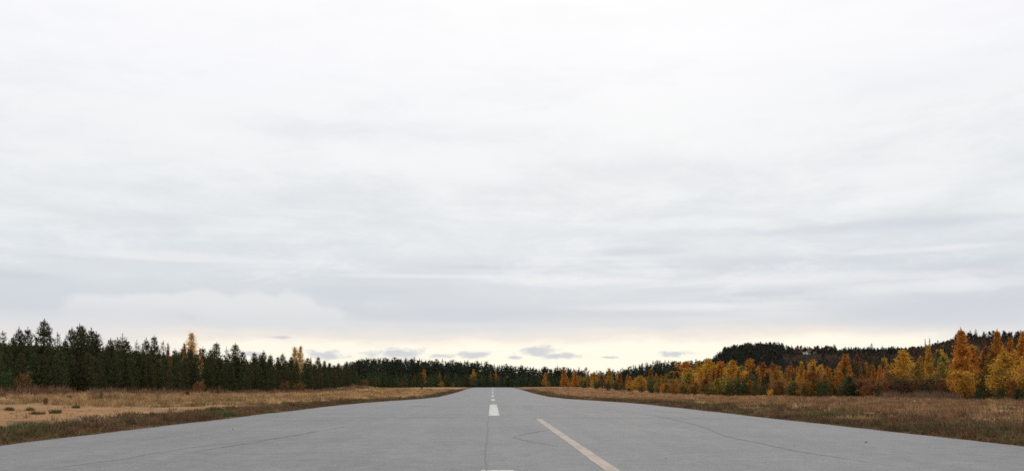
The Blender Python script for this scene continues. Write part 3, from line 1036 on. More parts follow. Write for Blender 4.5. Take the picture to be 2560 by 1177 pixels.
GC = 'green conifers along the right side'
RCON = [
    (1462, 950, 12, 47, 'spruce', YOUNG, 'small green spruce under the orange row near the runway end'),
    (1520, 955, 22, 47, 'low_pine', YOUNG, 'low green pine under the golden larches near the notch'),
    (1558, 955, 26, 46, 'low_pine', YOUNG, 'low green pine left of the small orange larch'),
    (1632, 957, 34, 46, 'low_pine', YOUNG, 'low green pine right of the plump yellow birch'),
    (1692, 925, 36, 54, 'pine', GREEN, 'dark green pine left of the greenish ochre birch'),
    (1675, 935, 26, 54, 'spruce', GREEN, 'dark spruce above the wide rust bush'),
    (1718, 966, 26, 45, 'low_pine', YOUNG, 'low green pine between the two ochre young birches'),
    (1780, 966, 30, 45, 'low_pine', YOUNG, 'low green pine below the big golden pair'),
    (1812, 935, 24, 52, 'spruce', GREEN, 'shaded green spruce left of the bright golden-orange birch'),
    (1861, 955, 44, 45, 'low_pine', YOUNG, 'bushy green pine right of the bright golden-orange birch'),
    (1886, 915, 40, 51, 'pine', GREEN, 'dark pine, tallest green tree below the dark hill'),
    (1919, 928, 32, 50, 'pine', GREEN, 'dark pine next on the right of the tallest green tree below the hill'),
    (1953, 915, 26, 53, 'spruce', GREEN, 'dark spruce left of the rust birch below the hill field'),
    (1912, 958, 36, 45, 'low_pine', YOUNG, 'low green pine above the little golden bush'),
    (1988, 953, 62, 45, 'low_pine', YOUNG, 'wide spreading green pine at the field edge below the white house'),
    (2016, 914, 18, 49, 'spruce', DEEP, 'slim dark spruce splitting the golden clump below the house'),
    (2034, 905, 15, 54, 'spruce', DEEP, 'dark spruce tip inside the yellow clump'),
    (2083, 900, 22, 51, 'spruce', GREEN, 'dark pointed spruce left of the large orange larch'),
    (2062, 950, 34, 45, 'low_pine', YOUNG, 'low green pine right of the large rust-orange birch'),
    (2122, 934, 46, 45, 'spruce', YOUNG, 'full green spruce in front of the large orange larch'),
    (2150, 910, 26, 50, 'spruce', GREEN, 'dark green spruce right of the large orange larch'),
    (2192, 883, 34, 54, 'spruce', GREEN, 'dark spruce, left one of the two beside the brown slope'),
    (2230, 879, 34, 54, 'spruce', GREEN, 'dark spruce, right one of the two beside the brown slope'),
    (2170, 920, 36, 52, 'pine', GREEN, 'dark pine filling the space above the wide rust bush'),
    (2309, 873, 26, 60, 'spruce', GREEN, 'dark spruce half hidden behind the slender golden larch'),
    (2344, 868, 34, 60, 'pine', GREEN, 'dark pine above the yellow-green round birch'),
    (2372, 861, 32, 60, 'spruce', GREEN, 'dark spruce touching the left of the tallest larch'),
    (2457, 932, 26, 43.5, 'spruce', YOUNG, 'small green spruce between two golden crowns at the right'),
    (2500, 968, 40, 42.5, 'low_pine', YOUNG, 'low green pine below the golden yellow birch at the right'),
    (2548, 968, 44, 42.5, 'low_pine', YOUNG, 'low green pine in the right bottom corner of the trees'),
    (2448, 970, 34, 42.5, 'low_pine', YOUNG, 'low green pine right of the big rounded golden bush'),
    (2545, 905, 26, 48, 'spruce', GREEN, 'dark spruce among orange larches by the right picture edge'),
    (2198, 965, 20, 42, 'low_pine', YOUNG, 'small green pine before the wide rust bush'),
]
for px, top, w, lat, kind, colr, label in RCON:
    x, y, z, h = by_px(px, top, lat)
    tree(kind, x, y, h, label, GC, colr, w=w / F * y * 1.2, z=z)

# crowd in between: nothing tells these apart
rk_px = [1400, 1500, 1600, 1700, 1800, 1900, 2000, 2100, 2200, 2300, 2400, 2500, 2600]
rk_t = [934, 934, 938, 918, 912, 916, 915, 905, 898, 888, 868, 862, 860]
for i in range(230):
    row = i % 3
    px = 1425 + 1190 * (i + random.uniform(-.5, .5)) / 230
    lat = 50 + row * 6 + random.uniform(-2, 2)
    top = np.interp(px, rk_px, rk_t) + random.uniform(0, 20) - row * 3 + (6 if row == 0 else 0)
    x, y, z, h = by_px(px, top, lat)
    q = random.random()
    if q < .52:
        tree('spruce', x, y, h, 'green spruce crowded in among the autumn trees', 'spruces crowded among the right trees', GREEN, z=z)
    elif q < .76:
        tree('larch', x, y, h, 'orange larch crowded in among the right trees', 'larches crowded among the right trees', random.choice([ORANGE, RUST, ORANGE]), z=z)
    else:
        tree('birch', x, y, h, 'golden birch crowded in among the right trees', 'birches crowded among the right trees', random.choice([GOLD, OCHRE, RUST]), z=z)
for i in range(34):
    px = 1480 + 1120 * (i + random.uniform(-.4, .4)) / 34
    lat = 44 + random.uniform(-1.2, 1.5)
    x, y, z, h = by_px(px, np.interp(px, [1480, 1700, 2560], [952, 962, 964]) + random.uniform(-8, 8), lat)
    tree('low_pine', x, y, max(.7, h), 'low green young pine along the right field edge', 'low young pines along the right field edge', random.choice([YOUNG, GREEN, GREEN]), z=z)
for i in range(36):
    px = 1500 + 1100 * (i + random.uniform(-.5, .5)) / 36
    lat = 46.5 + random.uniform(-1.2, 1.5)
    x, y, z, h = by_px(px, np.interp(px, [1480, 1700, 2560], [948, 950, 940]) + random.uniform(-8, 14), lat)
    tree('bush', x, y, max(.9, h), 'low autumn bush crowded at the foot of the right trees', 'low bushes at the foot of the right trees', random.choice([OCHRE, BROWN, OLIVE, OLIVE, YOUNG, (.22, .10, .034)]), z=z)

# ------------------------------------------------------------------ hill woods
hm = Acc()
def hill_tree(px, dY, h, kind, color, w=1.5):
    Yr = float(np.interp(px, _hp, _hY))
    Y = Yr + dY
    x = (px - CX) / F * Y
    z = float(hill_h(x, Y)) - 1.4
    V, Q, T3 = random.choice(MP_sp if kind == 'c' else MP_bl)
    hm.add(*add_mass(V, Q, T3, x, Y, z, h, h * w, random.uniform(0, 6.28), color))


HDARK = (.036, .044, .036)
HBROWN = (.115, .066, .042)
for i in range(3000):
    px = random.uniform(1776, 2640)
    dY = random.uniform(-420, 70)
    if 1996 < px < 2056 and dY < -6:
        continue
    if 1958 < px < 2112 and dY < -8:
        if random.random() < .95:
            continue
    if px < 1958:
        k, c = ('c', HDARK) if random.random() < .86 else ('b', (.05, .04, .022))
        hill_tree(px, dY, random.uniform(13, 19), k, c)
    elif px < 2112:
        hill_tree(px, dY, random.uniform(10, 16), 'b' if random.random() < .5 else 'c', random.choice([HBROWN, HDARK, (.06, .045, .025)]))
    elif px < 2245:
        if dY > -130:
            hill_tree(px, dY, random.uniform(9, 14), 'c', HDARK)
        else:
            hill_tree(px, dY, random.uniform(6, 11), 'b' if random.random() < .7 else 'c', random.choice([HBROWN, (.11, .065, .04), HDARK]))
    elif px < 2386:
        hill_tree(px, dY, random.uniform(6, 11), 'b' if random.random() < .75 else 'c', random.choice([HBROWN, (.12, .070, .045), (.10, .06, .04), HDARK]), 1.1)
    else:
        if dY > -30:
            hill_tree(px, dY, random.uniform(12, 15.5), 'c' if random.random() < .75 else 'b', random.choice([HDARK, HDARK, (.06, .035, .022)]))
        elif random.random() < .9:
            hill_tree(px, dY, random.uniform(4, 8), 'b', random.choice([HBROWN, (.06, .05, .03)]))
for i in range(420):
    px = random.uniform(1956, 2400)
    if 2000 < px < 2028:
        continue
    hill_tree(px, random.uniform(-4, 60), random.uniform(7, 12), random.choice('bc'), random.choice([HDARK, HDARK, HBROWN, (.07, .05, .03)]), 1.7)
for i in range(420):
    px = random.uniform(1956, 2114)
    if 2000 < px < 2050:
        dY = random.uniform(-420, -60)
    else:
        dY = random.uniform(-420, -5)
    hill_tree(px, dY, random.uniform(1.2, 3.4) + (3.5 if dY < -230 else 0), 'b', random.choice([HBROWN, (.06, .04, .032), (.085, .05, .035), HDARK]), 2.2)
tag(link('hill_forest', hm.mesh('hill_forest', [M_stuff])), 'dark wood covering the long hill behind the orange trees', 'forest', kind='stuff')


def hill_obj(name, me, px, top, dY, label, cat, group, color, wf):
    Y = float(np.interp(px, _hp, _hY)) + dY
    x = (px - CX) / F * Y
    z = float(hill_h(x, Y)) - 1.4
    h = CAMZ + (CY - top) / F * Y - z
    o = link(name, me)
    o.location = (x, Y, z)
    o.scale = (wf * h, wf * h, h)
    o.rotation_euler = (0, 0, random.uniform(0, 6.28))
    o.color = color + (1,)
    return tag(o, label, cat, group)


for px, top, k, colr, wf, label in [
    (1836, 874, 'birch', (.16, .09, .05), .9, 'pale brown birch alone on the dark steep end of the hill'),
    (1966, 861, 'birch', HBROWN, 1.3, 'rust tree where the dark hill wood opens to the field'),
    (1979, 860, 'spruce', HDARK, 1.1, 'narrow dark spruce in the rusty row left of the white house'),
    (1994, 862, 'birch', (.11, .05, .03), 1.4, 'broad rust tree left of the white house'),
    (2003, 865, 'birch', HBROWN, 1.0, 'small brown tree closest on the left of the white house'),
    (2023, 866, 'birch', (.12, .055, .03), 1.2, 'red-brown tree closest on the right of the white house'),
    (2041, 866, 'birch', HBROWN, 1.1, 'brown tree above the grey shed'),
    (2054, 862, 'spruce', HDARK, 1.0, 'thin dark spruce right of the grey shed'),
    (2066, 862, 'birch', (.07, .05, .028), 1.4, 'olive-brown tree left of the dark round clump on the hilltop'),
    (2085, 860, 'birch', HDARK, 1.7, 'dark round tree closing the hilltop row right of the grey shed'),
    (2179, 858, 'birch', (.06, .035, .024), 1.2, 'single dark tree standing above the low middle of the hill skyline'),
    (2313, 846, 'birch', (.14, .09, .06), .5, 'left one of two spindly bare trees on the hill skyline'),
    (2324, 843, 'birch', (.15, .10, .07), .42, 'right one of two spindly bare trees on the hill skyline'),
    (2345, 850, 'birch', (.12, .075, .05), 1.0, 'brown half-bare tree right of the two spindly trees'),
    (2396, 826, 'birch', (.05, .028, .018), 1.6, 'dark round tree at the left end of the high hill crest'),
    (2425, 823, 'spruce', HDARK, 1.2, 'dark spruce on the high crest right of the tallest larch\'s tip'),
    (2439, 821, 'spruce', HDARK, 1.4, 'tallest dark spruce of the high hill crest'),
    (2460, 828, 'birch', (.06, .032, .02), 1.5, 'dark red-brown tree on the high crest right of its tallest spruce'),
    (2510, 826, 'spruce', HDARK, 1.2, 'dark spruce on the high crest right of the second tallest larch'),
    (2552, 822, 'spruce', HDARK, 1.1, 'pointed dark spruce on the high crest near the right picture edge'),
]:
    hill_obj('spruce_tree' if k == 'spruce' else 'hilltop_tree', random.choice(FAR[k]), px, top, -12, label, 'spruce' if k == 'spruce' else 'tree', 'trees one can tell apart on the hill', colr, wf)

# ------------------------------------------------------------------ house and shed on the hill
M_wallw = plain_mat('white_boards', (.80, .80, .78), .7, .06)
M_wallg = plain_mat('grey_boards', (.22, .22, .23), .8, .15)
M_roof = plain_mat('dark_roof', (.06, .055, .055), .8, .2)
M_glass = plain_mat('window_pane', (.05, .06, .07), .2, .1)


def box(x0, x1, y0, y1, z0, z1):
    V = np.array([[x, y, z] for z in (z0, z1) for y in (y0, y1) for x in (x0, x1)], float)
    Q = np.array([[0, 2, 3, 1], [4, 5, 7, 6], [0, 1, 5, 4], [2, 6, 7, 3], [0, 4, 6, 2], [1, 3, 7, 5]])
    return V, Q


def part(name, boxes, mat, parent):
    a = Acc()
    for b in boxes:
        a.add(*(box(*b) if len(b) == 6 else b))
    return link(name, a.mesh(name, [mat]), parent)


def gable_roof(x0, x1, y0, y1, z, h, t=.18, o=.35):
    x0, x1, y0, y1 = x0 - o, x1 + o, y0 - o, y1 + o
    ym = (y0 + y1) / 2
    V = np.array([[x, y, zz] for x in (x0, x1) for (y, zz) in ((y0, z - .12), (ym, z + h), (y1, z - .12), (y1, z - .12 + t), (ym, z + h + t), (y0, z - .12 + t))])
    Q = []
    for k in range(6):
        k2 = (k + 1) % 6
        Q.append([k, k2, 6 + k2, 6 + k])
    Q += [[0, 5, 4, 1], [1, 4, 3, 2], [6, 7, 10, 11], [7, 8, 9, 10]]
    return V, np.array(Q)


def small_house(name, label, cat, px, dY, L, Wd, H, wall):
    Y = float(np.interp(px, _hp, _hY)) + dY
    x = (px - CX) / F * Y
    z = float(hill_h(x, Y)) - .6
    r = bpy.data.objects.new(name, None)
    COL.objects.link(r)
    r.location = (x, Y, z)
    r.rotation_euler = (0, 0, -.12)
    tag(r, label, cat)
    part('wall', [(-L / 2, L / 2, -Wd / 2, Wd / 2, -1.6, H)], wall, r)
    rf = part('roof', [gable_roof(-L / 2, L / 2, -Wd / 2, Wd / 2, H + .13, Wd * .16)], M_roof, r)
    part('chimney', [(L * .2, L * .2 + .6, .3, .9, H + .3, H + Wd * .3 + 1.0)], wall, rf)
    for s in (-.3, .28):
        f = part('window', [(s * L - .5, s * L + .5, -Wd / 2 - .05, -Wd / 2 + .02, .9, 1.0), (s * L - .5, s * L + .5, -Wd / 2 - .05, -Wd / 2 + .02, 1.9, 2.0), (s * L - .6, s * L - .5, -Wd / 2 - .05, -Wd / 2 + .02, .9, 2.0), (s * L + .5, s * L + .6, -Wd / 2 - .05, -Wd / 2 + .02, .9, 2.0)], wall, r)
        part('pane', [(s * L - .5, s * L + .5, -Wd / 2 - .02, -Wd / 2 + .02, 1.0, 1.9)], M_glass, f)
    part('door', [(-.45, .45, -Wd / 2 - .04, -Wd / 2 + .02, -.3, 1.9)], M_roof, r)


small_house('hill_house', 'tiny white house on the open hill field between rusty trees', 'house', 2014, -24, 6.4, 3.6, 3.0, M_wallw)
small_house('hill_shed', 'tiny grey shed on the hill field right of the white house', 'shed', 2037, -20, 4.2, 3.6, 2.2, M_wallg)

# ------------------------------------------------------------------ grass and weeds
def tufts(acc, X, Y, H, colors, blades, width, spread, rng, lean=.45):
    n = len(X)
    Z = T(X, Y)
    b = blades
    cx = np.repeat(X, b) + rng.normal(size=n * b) * np.repeat(spread, b)
    cy = np.repeat(Y, b) + rng.normal(size=n * b) * np.repeat(spread, b)
    cz = np.repeat(Z, b) - .02
    hh = np.repeat(H, b) * rng.uniform(.45, 1.1, n * b)
    ang = rng.uniform(0, 6.28, n * b)
    ln = np.abs(rng.normal(size=n * b)) * lean * hh
    dx, dy = np.cos(ang) * ln, np.sin(ang) * ln
    a2 = rng.uniform(0, 6.28, n * b)
    w = np.repeat(width, b) * rng.uniform(.6, 1.3, n * b)
    sx, sy = np.cos(a2) * w, np.sin(a2) * w * .4
    V = np.stack([np.stack([cx - sx, cy - sy, cz], -1), np.stack([cx + sx, cy + sy, cz], -1),
                  np.stack([cx + dx + sx * .25, cy + dy + sy * .25, cz + hh], -1), np.stack([cx + dx - sx * .25, cy + dy - sy * .25, cz + hh], -1)], 1).reshape(-1, 3)
    Q = np.arange(4 * n * b).reshape(-1, 4)
    c = np.repeat(colors, b, 0) * rng.uniform(.7, 1.3, (n * b, 1))
    acc.add(V, Q, np.repeat(c, 4, 0))


def logy(n, a, b):
    return np.exp(RNG.uniform(math.log(a), math.log(b), n))


def pick(cols, n, w=None):
    c = np.array(cols)
    return c[RNG.choice(len(c), n, p=w)]


def sand_mask(X, Y):
    xs_ = X + wob(X, Y, 11, 41) * 2.2
    ys_ = Y + wob(X, Y, 23, 42) * 8
    return sstep(-34, -30, xs_) * (1 - sstep(-19.6, -18.6, xs_)) * (1 - sstep(54, 66, ys_))


STRAW = [(.52, .33, .15), (.44, .275, .12), (.35, .215, .10), (.58, .40, .21), (.27, .165, .085)]
WEED = [(.115, .064, .038), (.085, .050, .031), (.16, .095, .050), (.20, .13, .062), (.095, .105, .036), (.075, .042, .028), (.17, .075, .042)]

# tan grass on both fields
dg = Acc()
n = 17000
Y = logy(n, 24, 420)
X = -RNG.uniform(18.5, 50, n)
patchy = wob(X, Y, 16, 50) + wob(X, Y, 5, 51) * .6
keep = (RNG.uniform(size=n) > np.clip(sand_mask(X, Y) * 1.6, 0, .992)) & ((X < -20.5) | (Y > 66)) & (patchy + RNG.normal(size=n) * .35 > -.45) & (X / Y > -.62)
X, Y, pt = X[keep], Y[keep], patchy[keep]
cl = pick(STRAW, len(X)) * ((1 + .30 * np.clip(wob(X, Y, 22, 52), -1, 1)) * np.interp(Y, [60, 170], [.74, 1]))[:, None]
br = (wob(X, Y, 13, 53) + RNG.normal(size=len(X)) * .25 > .28)
cl[br] = pick(WEED, br.sum()) * 1.5
H = RNG.uniform(.16, .42, len(X)) * np.clip(1 + .4 * pt, .5, 1.5) * np.clip(.75 + Y / 260, .8, 1.35)
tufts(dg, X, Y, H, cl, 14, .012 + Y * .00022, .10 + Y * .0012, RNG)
n = 16000
Y = logy(n, 24, 520)
X = RNG.uniform(19.0, 46.5, n)
patchy = wob(X, Y, 12, 60) + wob(X, Y, 4, 61) * .6
keep = ((X > 20.8 + wob(X, Y, 7, 64) * 1.6) | (Y > 150)) & (patchy + RNG.normal(size=n) * .35 > -.5) & (X / Y < .66)
X, Y, pt = X[keep], Y[keep], patchy[keep]
near = np.clip(1 - (Y - 40) / 200, 0, 1)
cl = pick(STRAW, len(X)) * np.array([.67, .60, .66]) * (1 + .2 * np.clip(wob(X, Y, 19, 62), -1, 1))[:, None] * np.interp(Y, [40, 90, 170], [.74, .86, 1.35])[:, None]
br = (wob(X, Y, 9, 63) + RNG.normal(size=len(X)) * .3 > .42)
cl[br] = pick(WEED, br.sum()) * 1.3
H = RNG.uniform(.14, .36, len(X)) * np.clip(1 + .4 * pt, .5, 1.5)
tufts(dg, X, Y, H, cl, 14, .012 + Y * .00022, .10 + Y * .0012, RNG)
n = 320                                   # taller pale tussocks standing out of the turf
Y = logy(n, 26, 200)
X = np.where(RNG.uniform(size=n) < .3, RNG.uniform(17, 46, n), -RNG.uniform(34, 50, n))
cl = pick([(.52, .36, .19), (.46, .30, .14), (.20, .11, .06)], n)
tufts(dg, X, Y, RNG.uniform(.25, .5, n), cl, 24, .012 + Y * .0002, np.full(n, .13), RNG, .45)
tag(link('dry_grass', dg.mesh('dry_grass', [M_grass])), 'tan dry autumn grass on the open ground beside the runway', 'grass', kind='stuff')

# dark low weeds along the pavement edges
vw = Acc()
for side in (-1, 1):
    n = 15000 if side < 0 else 21000
    Y = logy(n, 15, 420)
    off = np.abs(RNG.normal(size=n)) * (2.5 if side < 0 else 4.2)
    off = np.where(off > (5.8 if side < 0 else 8.5) + RNG.normal(size=n) * .5, RNG.uniform(0, 5, n), off)
    cr_ = RNG.uniform(size=n) < .05
    off = np.where(cr_, -np.abs(RNG.normal(size=n)) * .12, off)
    X = (LEFT_EDGE - .02 - off) if side < 0 else (RIGHT_EDGE + .02 + off)
    keep = (np.abs(X) / Y < .68) & (wob(X, Y, 6, 70) + RNG.normal(size=n) * .5 > -.8)
    X, Y, off = X[keep], Y[keep], off[keep]
    cl = pick(WEED, len(X)) * (1 + .42 * np.clip(wob(X, Y, 8, 71) + .5 * wob(X, Y, 2.5, 75), -1, 1))[:, None]
    gr = wob(X, Y, 5.5, 72) + RNG.normal(size=len(X)) * .25 > (.62 if side < 0 else .85)
    cl[gr] = pick([(.075, .095, .028), (.055, .075, .022), (.10, .10, .035)], gr.sum())
    st = (wob(X, Y, 7, 73) > .5) & (off > 1.5)
    cl[st] = pick(STRAW, st.sum()) * .75
    H = RNG.uniform(.07, .24, len(X)) * np.clip(1 + .75 * wob(X, Y, 4, 74), .35, 1.9) * (np.clip(off / 1.0, .3, 1))
    tufts(vw, X, Y, H, cl, 14, .012 + Y * .0002, .09 + Y * .0007, RNG, .7)
n = 1100
X, Y = -RNG.uniform(19, 33, n), logy(n, 30, 66)
keep = wob(X, Y, 5, 77) + RNG.normal(size=n) * .25 > .15
X, Y = X[keep], Y[keep]
tufts(vw, X, Y, RNG.uniform(.03, .10, len(X)), pick(WEED + [(.07, .05, .03)], len(X)), 9, .012 + Y * .0002, np.full(len(X), .12), RNG, .9)
tag(link('verge_weeds', vw.mesh('verge_weeds', [M_grass])), 'dark red-brown low weeds growing along the runway edges', 'weeds', kind='stuff')

# tall withered stalks in front of the stands
tw = Acc()
n = 2600
Y = logy(n, 82, 330)
X = -RNG.uniform(45, 52.5, n)
keep = wob(X, Y, 9, 80) + RNG.normal(size=n) * .3 > -.25
X, Y = X[keep], Y[keep]
cl = pick([(.16, .085, .055), (.20, .115, .07), (.11, .06, .04), (.26, .165, .10)], len(X))
tufts(tw, X, Y, RNG.uniform(.5, 1.15, len(X)) * np.clip(1 + .4 * wob(X, Y, 9, 81), .5, 1.4), cl, 12, .022 + Y * .00012, np.full(len(X), .28), RNG, .25)
n = 900
Y = logy(n, 80, 130)
X = RNG.uniform(41.5, 46, n)
p_ = CX + F * X / Y
keep = (p_ > 2190) & (p_ < 2420)
X, Y = X[keep], Y[keep]
cl = pick([(.17, .105, .075), (.21, .135, .10), (.12, .07, .05)], len(X))
tufts(tw, X, Y, RNG.uniform(.45, .95, len(X)), cl, 12, .022 + Y * .00012, np.full(len(X), .28), RNG, .25)
tag(link('tall_weeds', tw.mesh('tall_weeds', [M_grass])), 'tall withered reddish weeds in front of the trees', 'weeds', kind='stuff')

# ------------------------------------------------------------------ small things on the ground
def seedling(px, py, hpx, kind, colr, label, wpx):
    x, y, z = ground_hit(px, py)
    tree(kind, x, y, hpx / F * y, label, 'small plants standing on the open ground', colr, w=wpx / F * y, z=z - .02)


seedling(254, 997, 20, 'low_pine', (.10, .11, .03), 'yellow-green pine seedling at the upper edge of the bare sand', 14)
seedling(546, 987, 18, 'low_pine', YOUNG, 'small green pine seedling standing in the golden left grass', 12)
seedling(1055, 974, 8, 'low_pine', DEEP, 'tiny dark pine seedling on the far left grass near the runway end', 7)
seedling(113, 1011, 18, 'bush', BROWN, 'small bare brown shrub on the sand left of the fallen branch', 18)
seedling(175, 1000, 14, 'bush', OLIVE, 'small yellowish shrub left of the yellow-green seedling', 14)
seedling(2472, 1034, 14, 'bush', (.075, .08, .03), 'small green shrub alone in the brown right grass', 18)
seedling(470, 990, 14, 'bush', MAROON, 'small dark shrub in the golden grass left of the green seedling', 14)


def clump(px, py, wpx, label):
    x, y, z = ground_hit(px, py)
    a = Acc()
    r = wpx / F * y / 2 * .85
    n = 42
    A = RNG.uniform(0, 6.28, n)
    rr = np.sqrt(RNG.uniform(0, 1, n)) * r
    Xs, Ys = x + np.cos(A) * rr, y + np.sin(A) * rr * 1.1
    tufts(a, Xs, Ys, RNG.uniform(.10, .26, n), pick([(.09, .10, .032), (.06, .075, .024), (.14, .12, .045), (.16, .10, .05)], n), 12, np.full(n, .016), np.full(n, .07), RNG, .6)
    V = np.concatenate(a.V) - np.array([x, y, z])
    a.V = [V]
    a.Q = [np.concatenate(a.Q)]
    o = link('grass_clump', a.mesh('grass_clump', [M_grass]))
    o.location = (x, y, z)
    tag(o, label, 'grass clump', 'green grass clumps on the bare sand')


clump(75, 1026, 16, 'small round green grass clump on the bare sand, left one')
clump(140, 1032, 22, 'larger green grass clump on the bare sand, right one')
clump(95, 1036, 34, 'flat yellowish grass patch on the sand between the green clumps')
clump(25, 1025, 14, 'faint grass clump on the sand near the left picture edge')
clump(190, 1020, 10, 'tiny grass clump on the sand right of the green clumps')


def stone(px, py, wpx, colr, label, name='stone', on_road=False):
    if on_road:
        x, y = gp(px, py)
        z = float(RZ(x, y))
    else:
        x, y, z = ground_hit(px, py)
    w = wpx / F * y
    nu, nv = 10, 7
    V, Q = [], []
    for i in range(nv):
        for k in range(nu):
            th, ph = math.pi * (i + .02) / (nv - 1 + .04), 6.283 * k / nu
            r = .5 * (1 + .25 * float(wob(math.cos(ph) * math.sin(th), math.cos(th) + px, 1.1, int(px))))
            V.append([w * r * math.sin(th) * math.cos(ph), w * .7 * r * math.sin(th) * math.sin(ph), w * .45 * r * math.cos(th) + w * .12])
    for i in range(nv - 1):
        for k in range(nu):
            Q.append([i * nu + k, (i + 1) * nu + k, (i + 1) * nu + (k + 1) % nu, i * nu + (k + 1) % nu])
    o = link(name, quads(name, V, Q, plain_mat(name + '_surface', colr, .85, .25, 6 / w), smooth=True))
    o.location = (x, y, z)
    tag(o, label, 'stone', 'loose stones')


stone(2285, 1003, 8, (.55, .52, .50), 'pale stone at the edge of the right field, left of the two others')
stone(2443, 1002, 8, (.55, .53, .52), 'pale stone in the right field, middle one of three')
stone(2472, 1002, 14, (.60, .58, .57), 'larger flat pale stone in the right field near the low pines')
stone(2165, 1105, 7, (.05, .045, .04), 'dark pebble on the asphalt near the right verge', 'pebble', True)
stone(1665, 1146, 4, (.05, .045, .04), 'tiny dark pebble on the asphalt right of the orange line', 'pebble', True)
stone(582, 1072, 4, (.06, .05, .045), 'tiny dark pebble on the asphalt near the left verge', 'pebble', True)
stone(1986, 1114, 4, (.16, .06, .03), 'tiny reddish pebble on the asphalt right of the long crack', 'pebble', True)

x0, y0, z0 = ground_hit(243, 1004)
x1, y1, z1 = ground_hit(281, 1008)
P = [np.array([x0 + (x1 - x0) * t, y0 + (y1 - y0) * t, z0 + (z1 - z0) * t + .06 + .03 * math.sin(t * 7)]) for t in np.linspace(0, 1, 7)]
C0 = P[3].copy()
a = Acc()
a.add(*tube([p - C0 for p in P], [.03, .055, .05, .05, .04, .03, .015], 7))
a.add(*tube([P[4] - C0, P[4] - C0 + [.25, -.1, .12], P[4] - C0 + [.5, -.3, .16]], [.03, .02, .008], 5))
o = link('fallen_branch', a.mesh('fallen_branch', [M_bark], True))
o.location = C0
tag(o, 'dark fallen branch lying on the bare sand', 'branch')

# ------------------------------------------------------------------ sky and light
world = bpy.data.worlds.new('World')
scene.world = world
world.use_nodes = True
nt = world.node_tree
nt.nodes.clear()
ll = nt.links
SUN_EL, SUN_AZ = math.radians(24), math.radians(8)       # behind the cloud, ahead and a little right
tc = N(nt, 'ShaderNodeTexCoord')
sep = N(nt, 'ShaderNodeSeparateXYZ')
ll.new(tc.outputs['Generated'], sep.inputs[0])
dx, dy, dz = sep.outputs
hor = mathn(nt, 'SQRT', mathn(nt, 'ADD', mathn(nt, 'MULTIPLY', dx, dx), mathn(nt, 'MULTIPLY', dy, dy)))
hor = mathn(nt, 'MAXIMUM', hor, .001)
t_ = mathn(nt, 'DIVIDE', dz, hor)
az = mathn(nt, 'ARCTAN2', dx, dy)


def comb(a, b, c):
    n = nt.nodes.new('ShaderNodeCombineXYZ')
    for i, v in enumerate((a, b, c)):
        if isinstance(v, (int, float)):
            n.inputs[i].default_value = v
        else:
            ll.new(v, n.inputs[i])
    return n.outputs[0]


zz = mathn(nt, 'ADD', mathn(nt, 'MAXIMUM', dz, 0.0), .07)
plane = comb(mathn(nt, 'DIVIDE', dx, zz), mathn(nt, 'DIVIDE', dy, zz), 0.0)
n_plane = noise(nt, plane, .55, 6, .55, .4)
n_wide = noise(nt, comb(mathn(nt, 'MULTIPLY', az, 2.0), mathn(nt, 'MULTIPLY', t_, 9.0), 3.3), 1.0, 3, .5)
n_strk = noise(nt, comb(mathn(nt, 'MULTIPLY', az, 3.2), mathn(nt, 'MULTIPLY', t_, 34.0), 0.0), 1.0, 6, .55, .5)
n_fine = noise(nt, comb(mathn(nt, 'MULTIPLY', az, 16.0), mathn(nt, 'MULTIPLY', t_, 60.0), 1.7), 1.0, 6, .6)
# uneven base of the cloud sheet over the clear strip at the horizon
tw_ = mathn(nt, 'ADD', t_, mathn(nt, 'MULTIPLY', mathn(nt, 'SUBTRACT', n_strk, .5), .016))
tw_ = mathn(nt, 'ADD', tw_, mathn(nt, 'MULTIPLY', mathn(nt, 'SUBTRACT', n_fine, .5), .010))
n_hz = noise(nt, comb(mathn(nt, 'MULTIPLY', az, 8.0), mathn(nt, 'MULTIPLY', t_, 26.0), 21.4), 1.0, 6, .6)
tw_ = mathn(nt, 'ADD', tw_, mathn(nt, 'MULTIPLY', mathn(nt, 'SUBTRACT', n_hz, .5), .034))
k = 1 / .5
base = ramp(nt, mathn(nt, 'MULTIPLY', tw_, k, clamp=True), [
    (.0, lin(255, 242, 216)), (.018 * k, lin(255, 251, 232)), (.046 * k, lin(255, 250, 234)), (.055 * k, lin(238, 231, 223)), (.067 * k, lin(220, 221, 224)),
    (.084 * k, lin(211, 216, 222)), (.108 * k, lin(217, 222, 227)), (.15 * k, lin(225, 230, 234)), (.21 * k, lin(236, 239, 240)),
    (.28 * k, lin(243, 245, 246)), (.36 * k, lin(250, 250, 253)), (.44 * k, lin(254, 254, 255))])
lft = mathn(nt, 'MULTIPLY', mathn(nt, 'MAXIMUM', maprange(nt, az, -.28, -.43), maprange(nt, az, .44, .50)), maprange(nt, t_, .085, .05, 0, .72))
base = mix(nt, lft, base, lin(226, 225, 227))
# grey streaks in the cloud sheet, strongest low down
streak_amt = mathn(nt, 'MULTIPLY', maprange(nt, t_, .055, .09), mathn(nt, 'SUBTRACT', 1.0, maprange(nt, t_, .12, .30, 0, .93)))
right_amt = maprange(nt, az, -.35, .35, .7, 1.25)
sk = mathn(nt, 'MULTIPLY', mathn(nt, 'MULTIPLY', maprange(nt, n_strk, .42, .66), streak_amt), right_amt)
base = mix(nt, mathn(nt, 'MULTIPLY', sk, .30, clamp=True), base, lin(204, 208, 216))
lt = mathn(nt, 'MULTIPLY', maprange(nt, n_strk, .50, .32), mathn(nt, 'MULTIPLY', streak_amt, .35))
base = mix(nt, lt, base, lin(240, 241, 243))
pk = mathn(nt, 'MULTIPLY', maprange(nt, n_plane, .48, .70), mathn(nt, 'MULTIPLY', maprange(nt, t_, .07, .16), .14))
base = mix(nt, pk, base, lin(226, 229, 236))
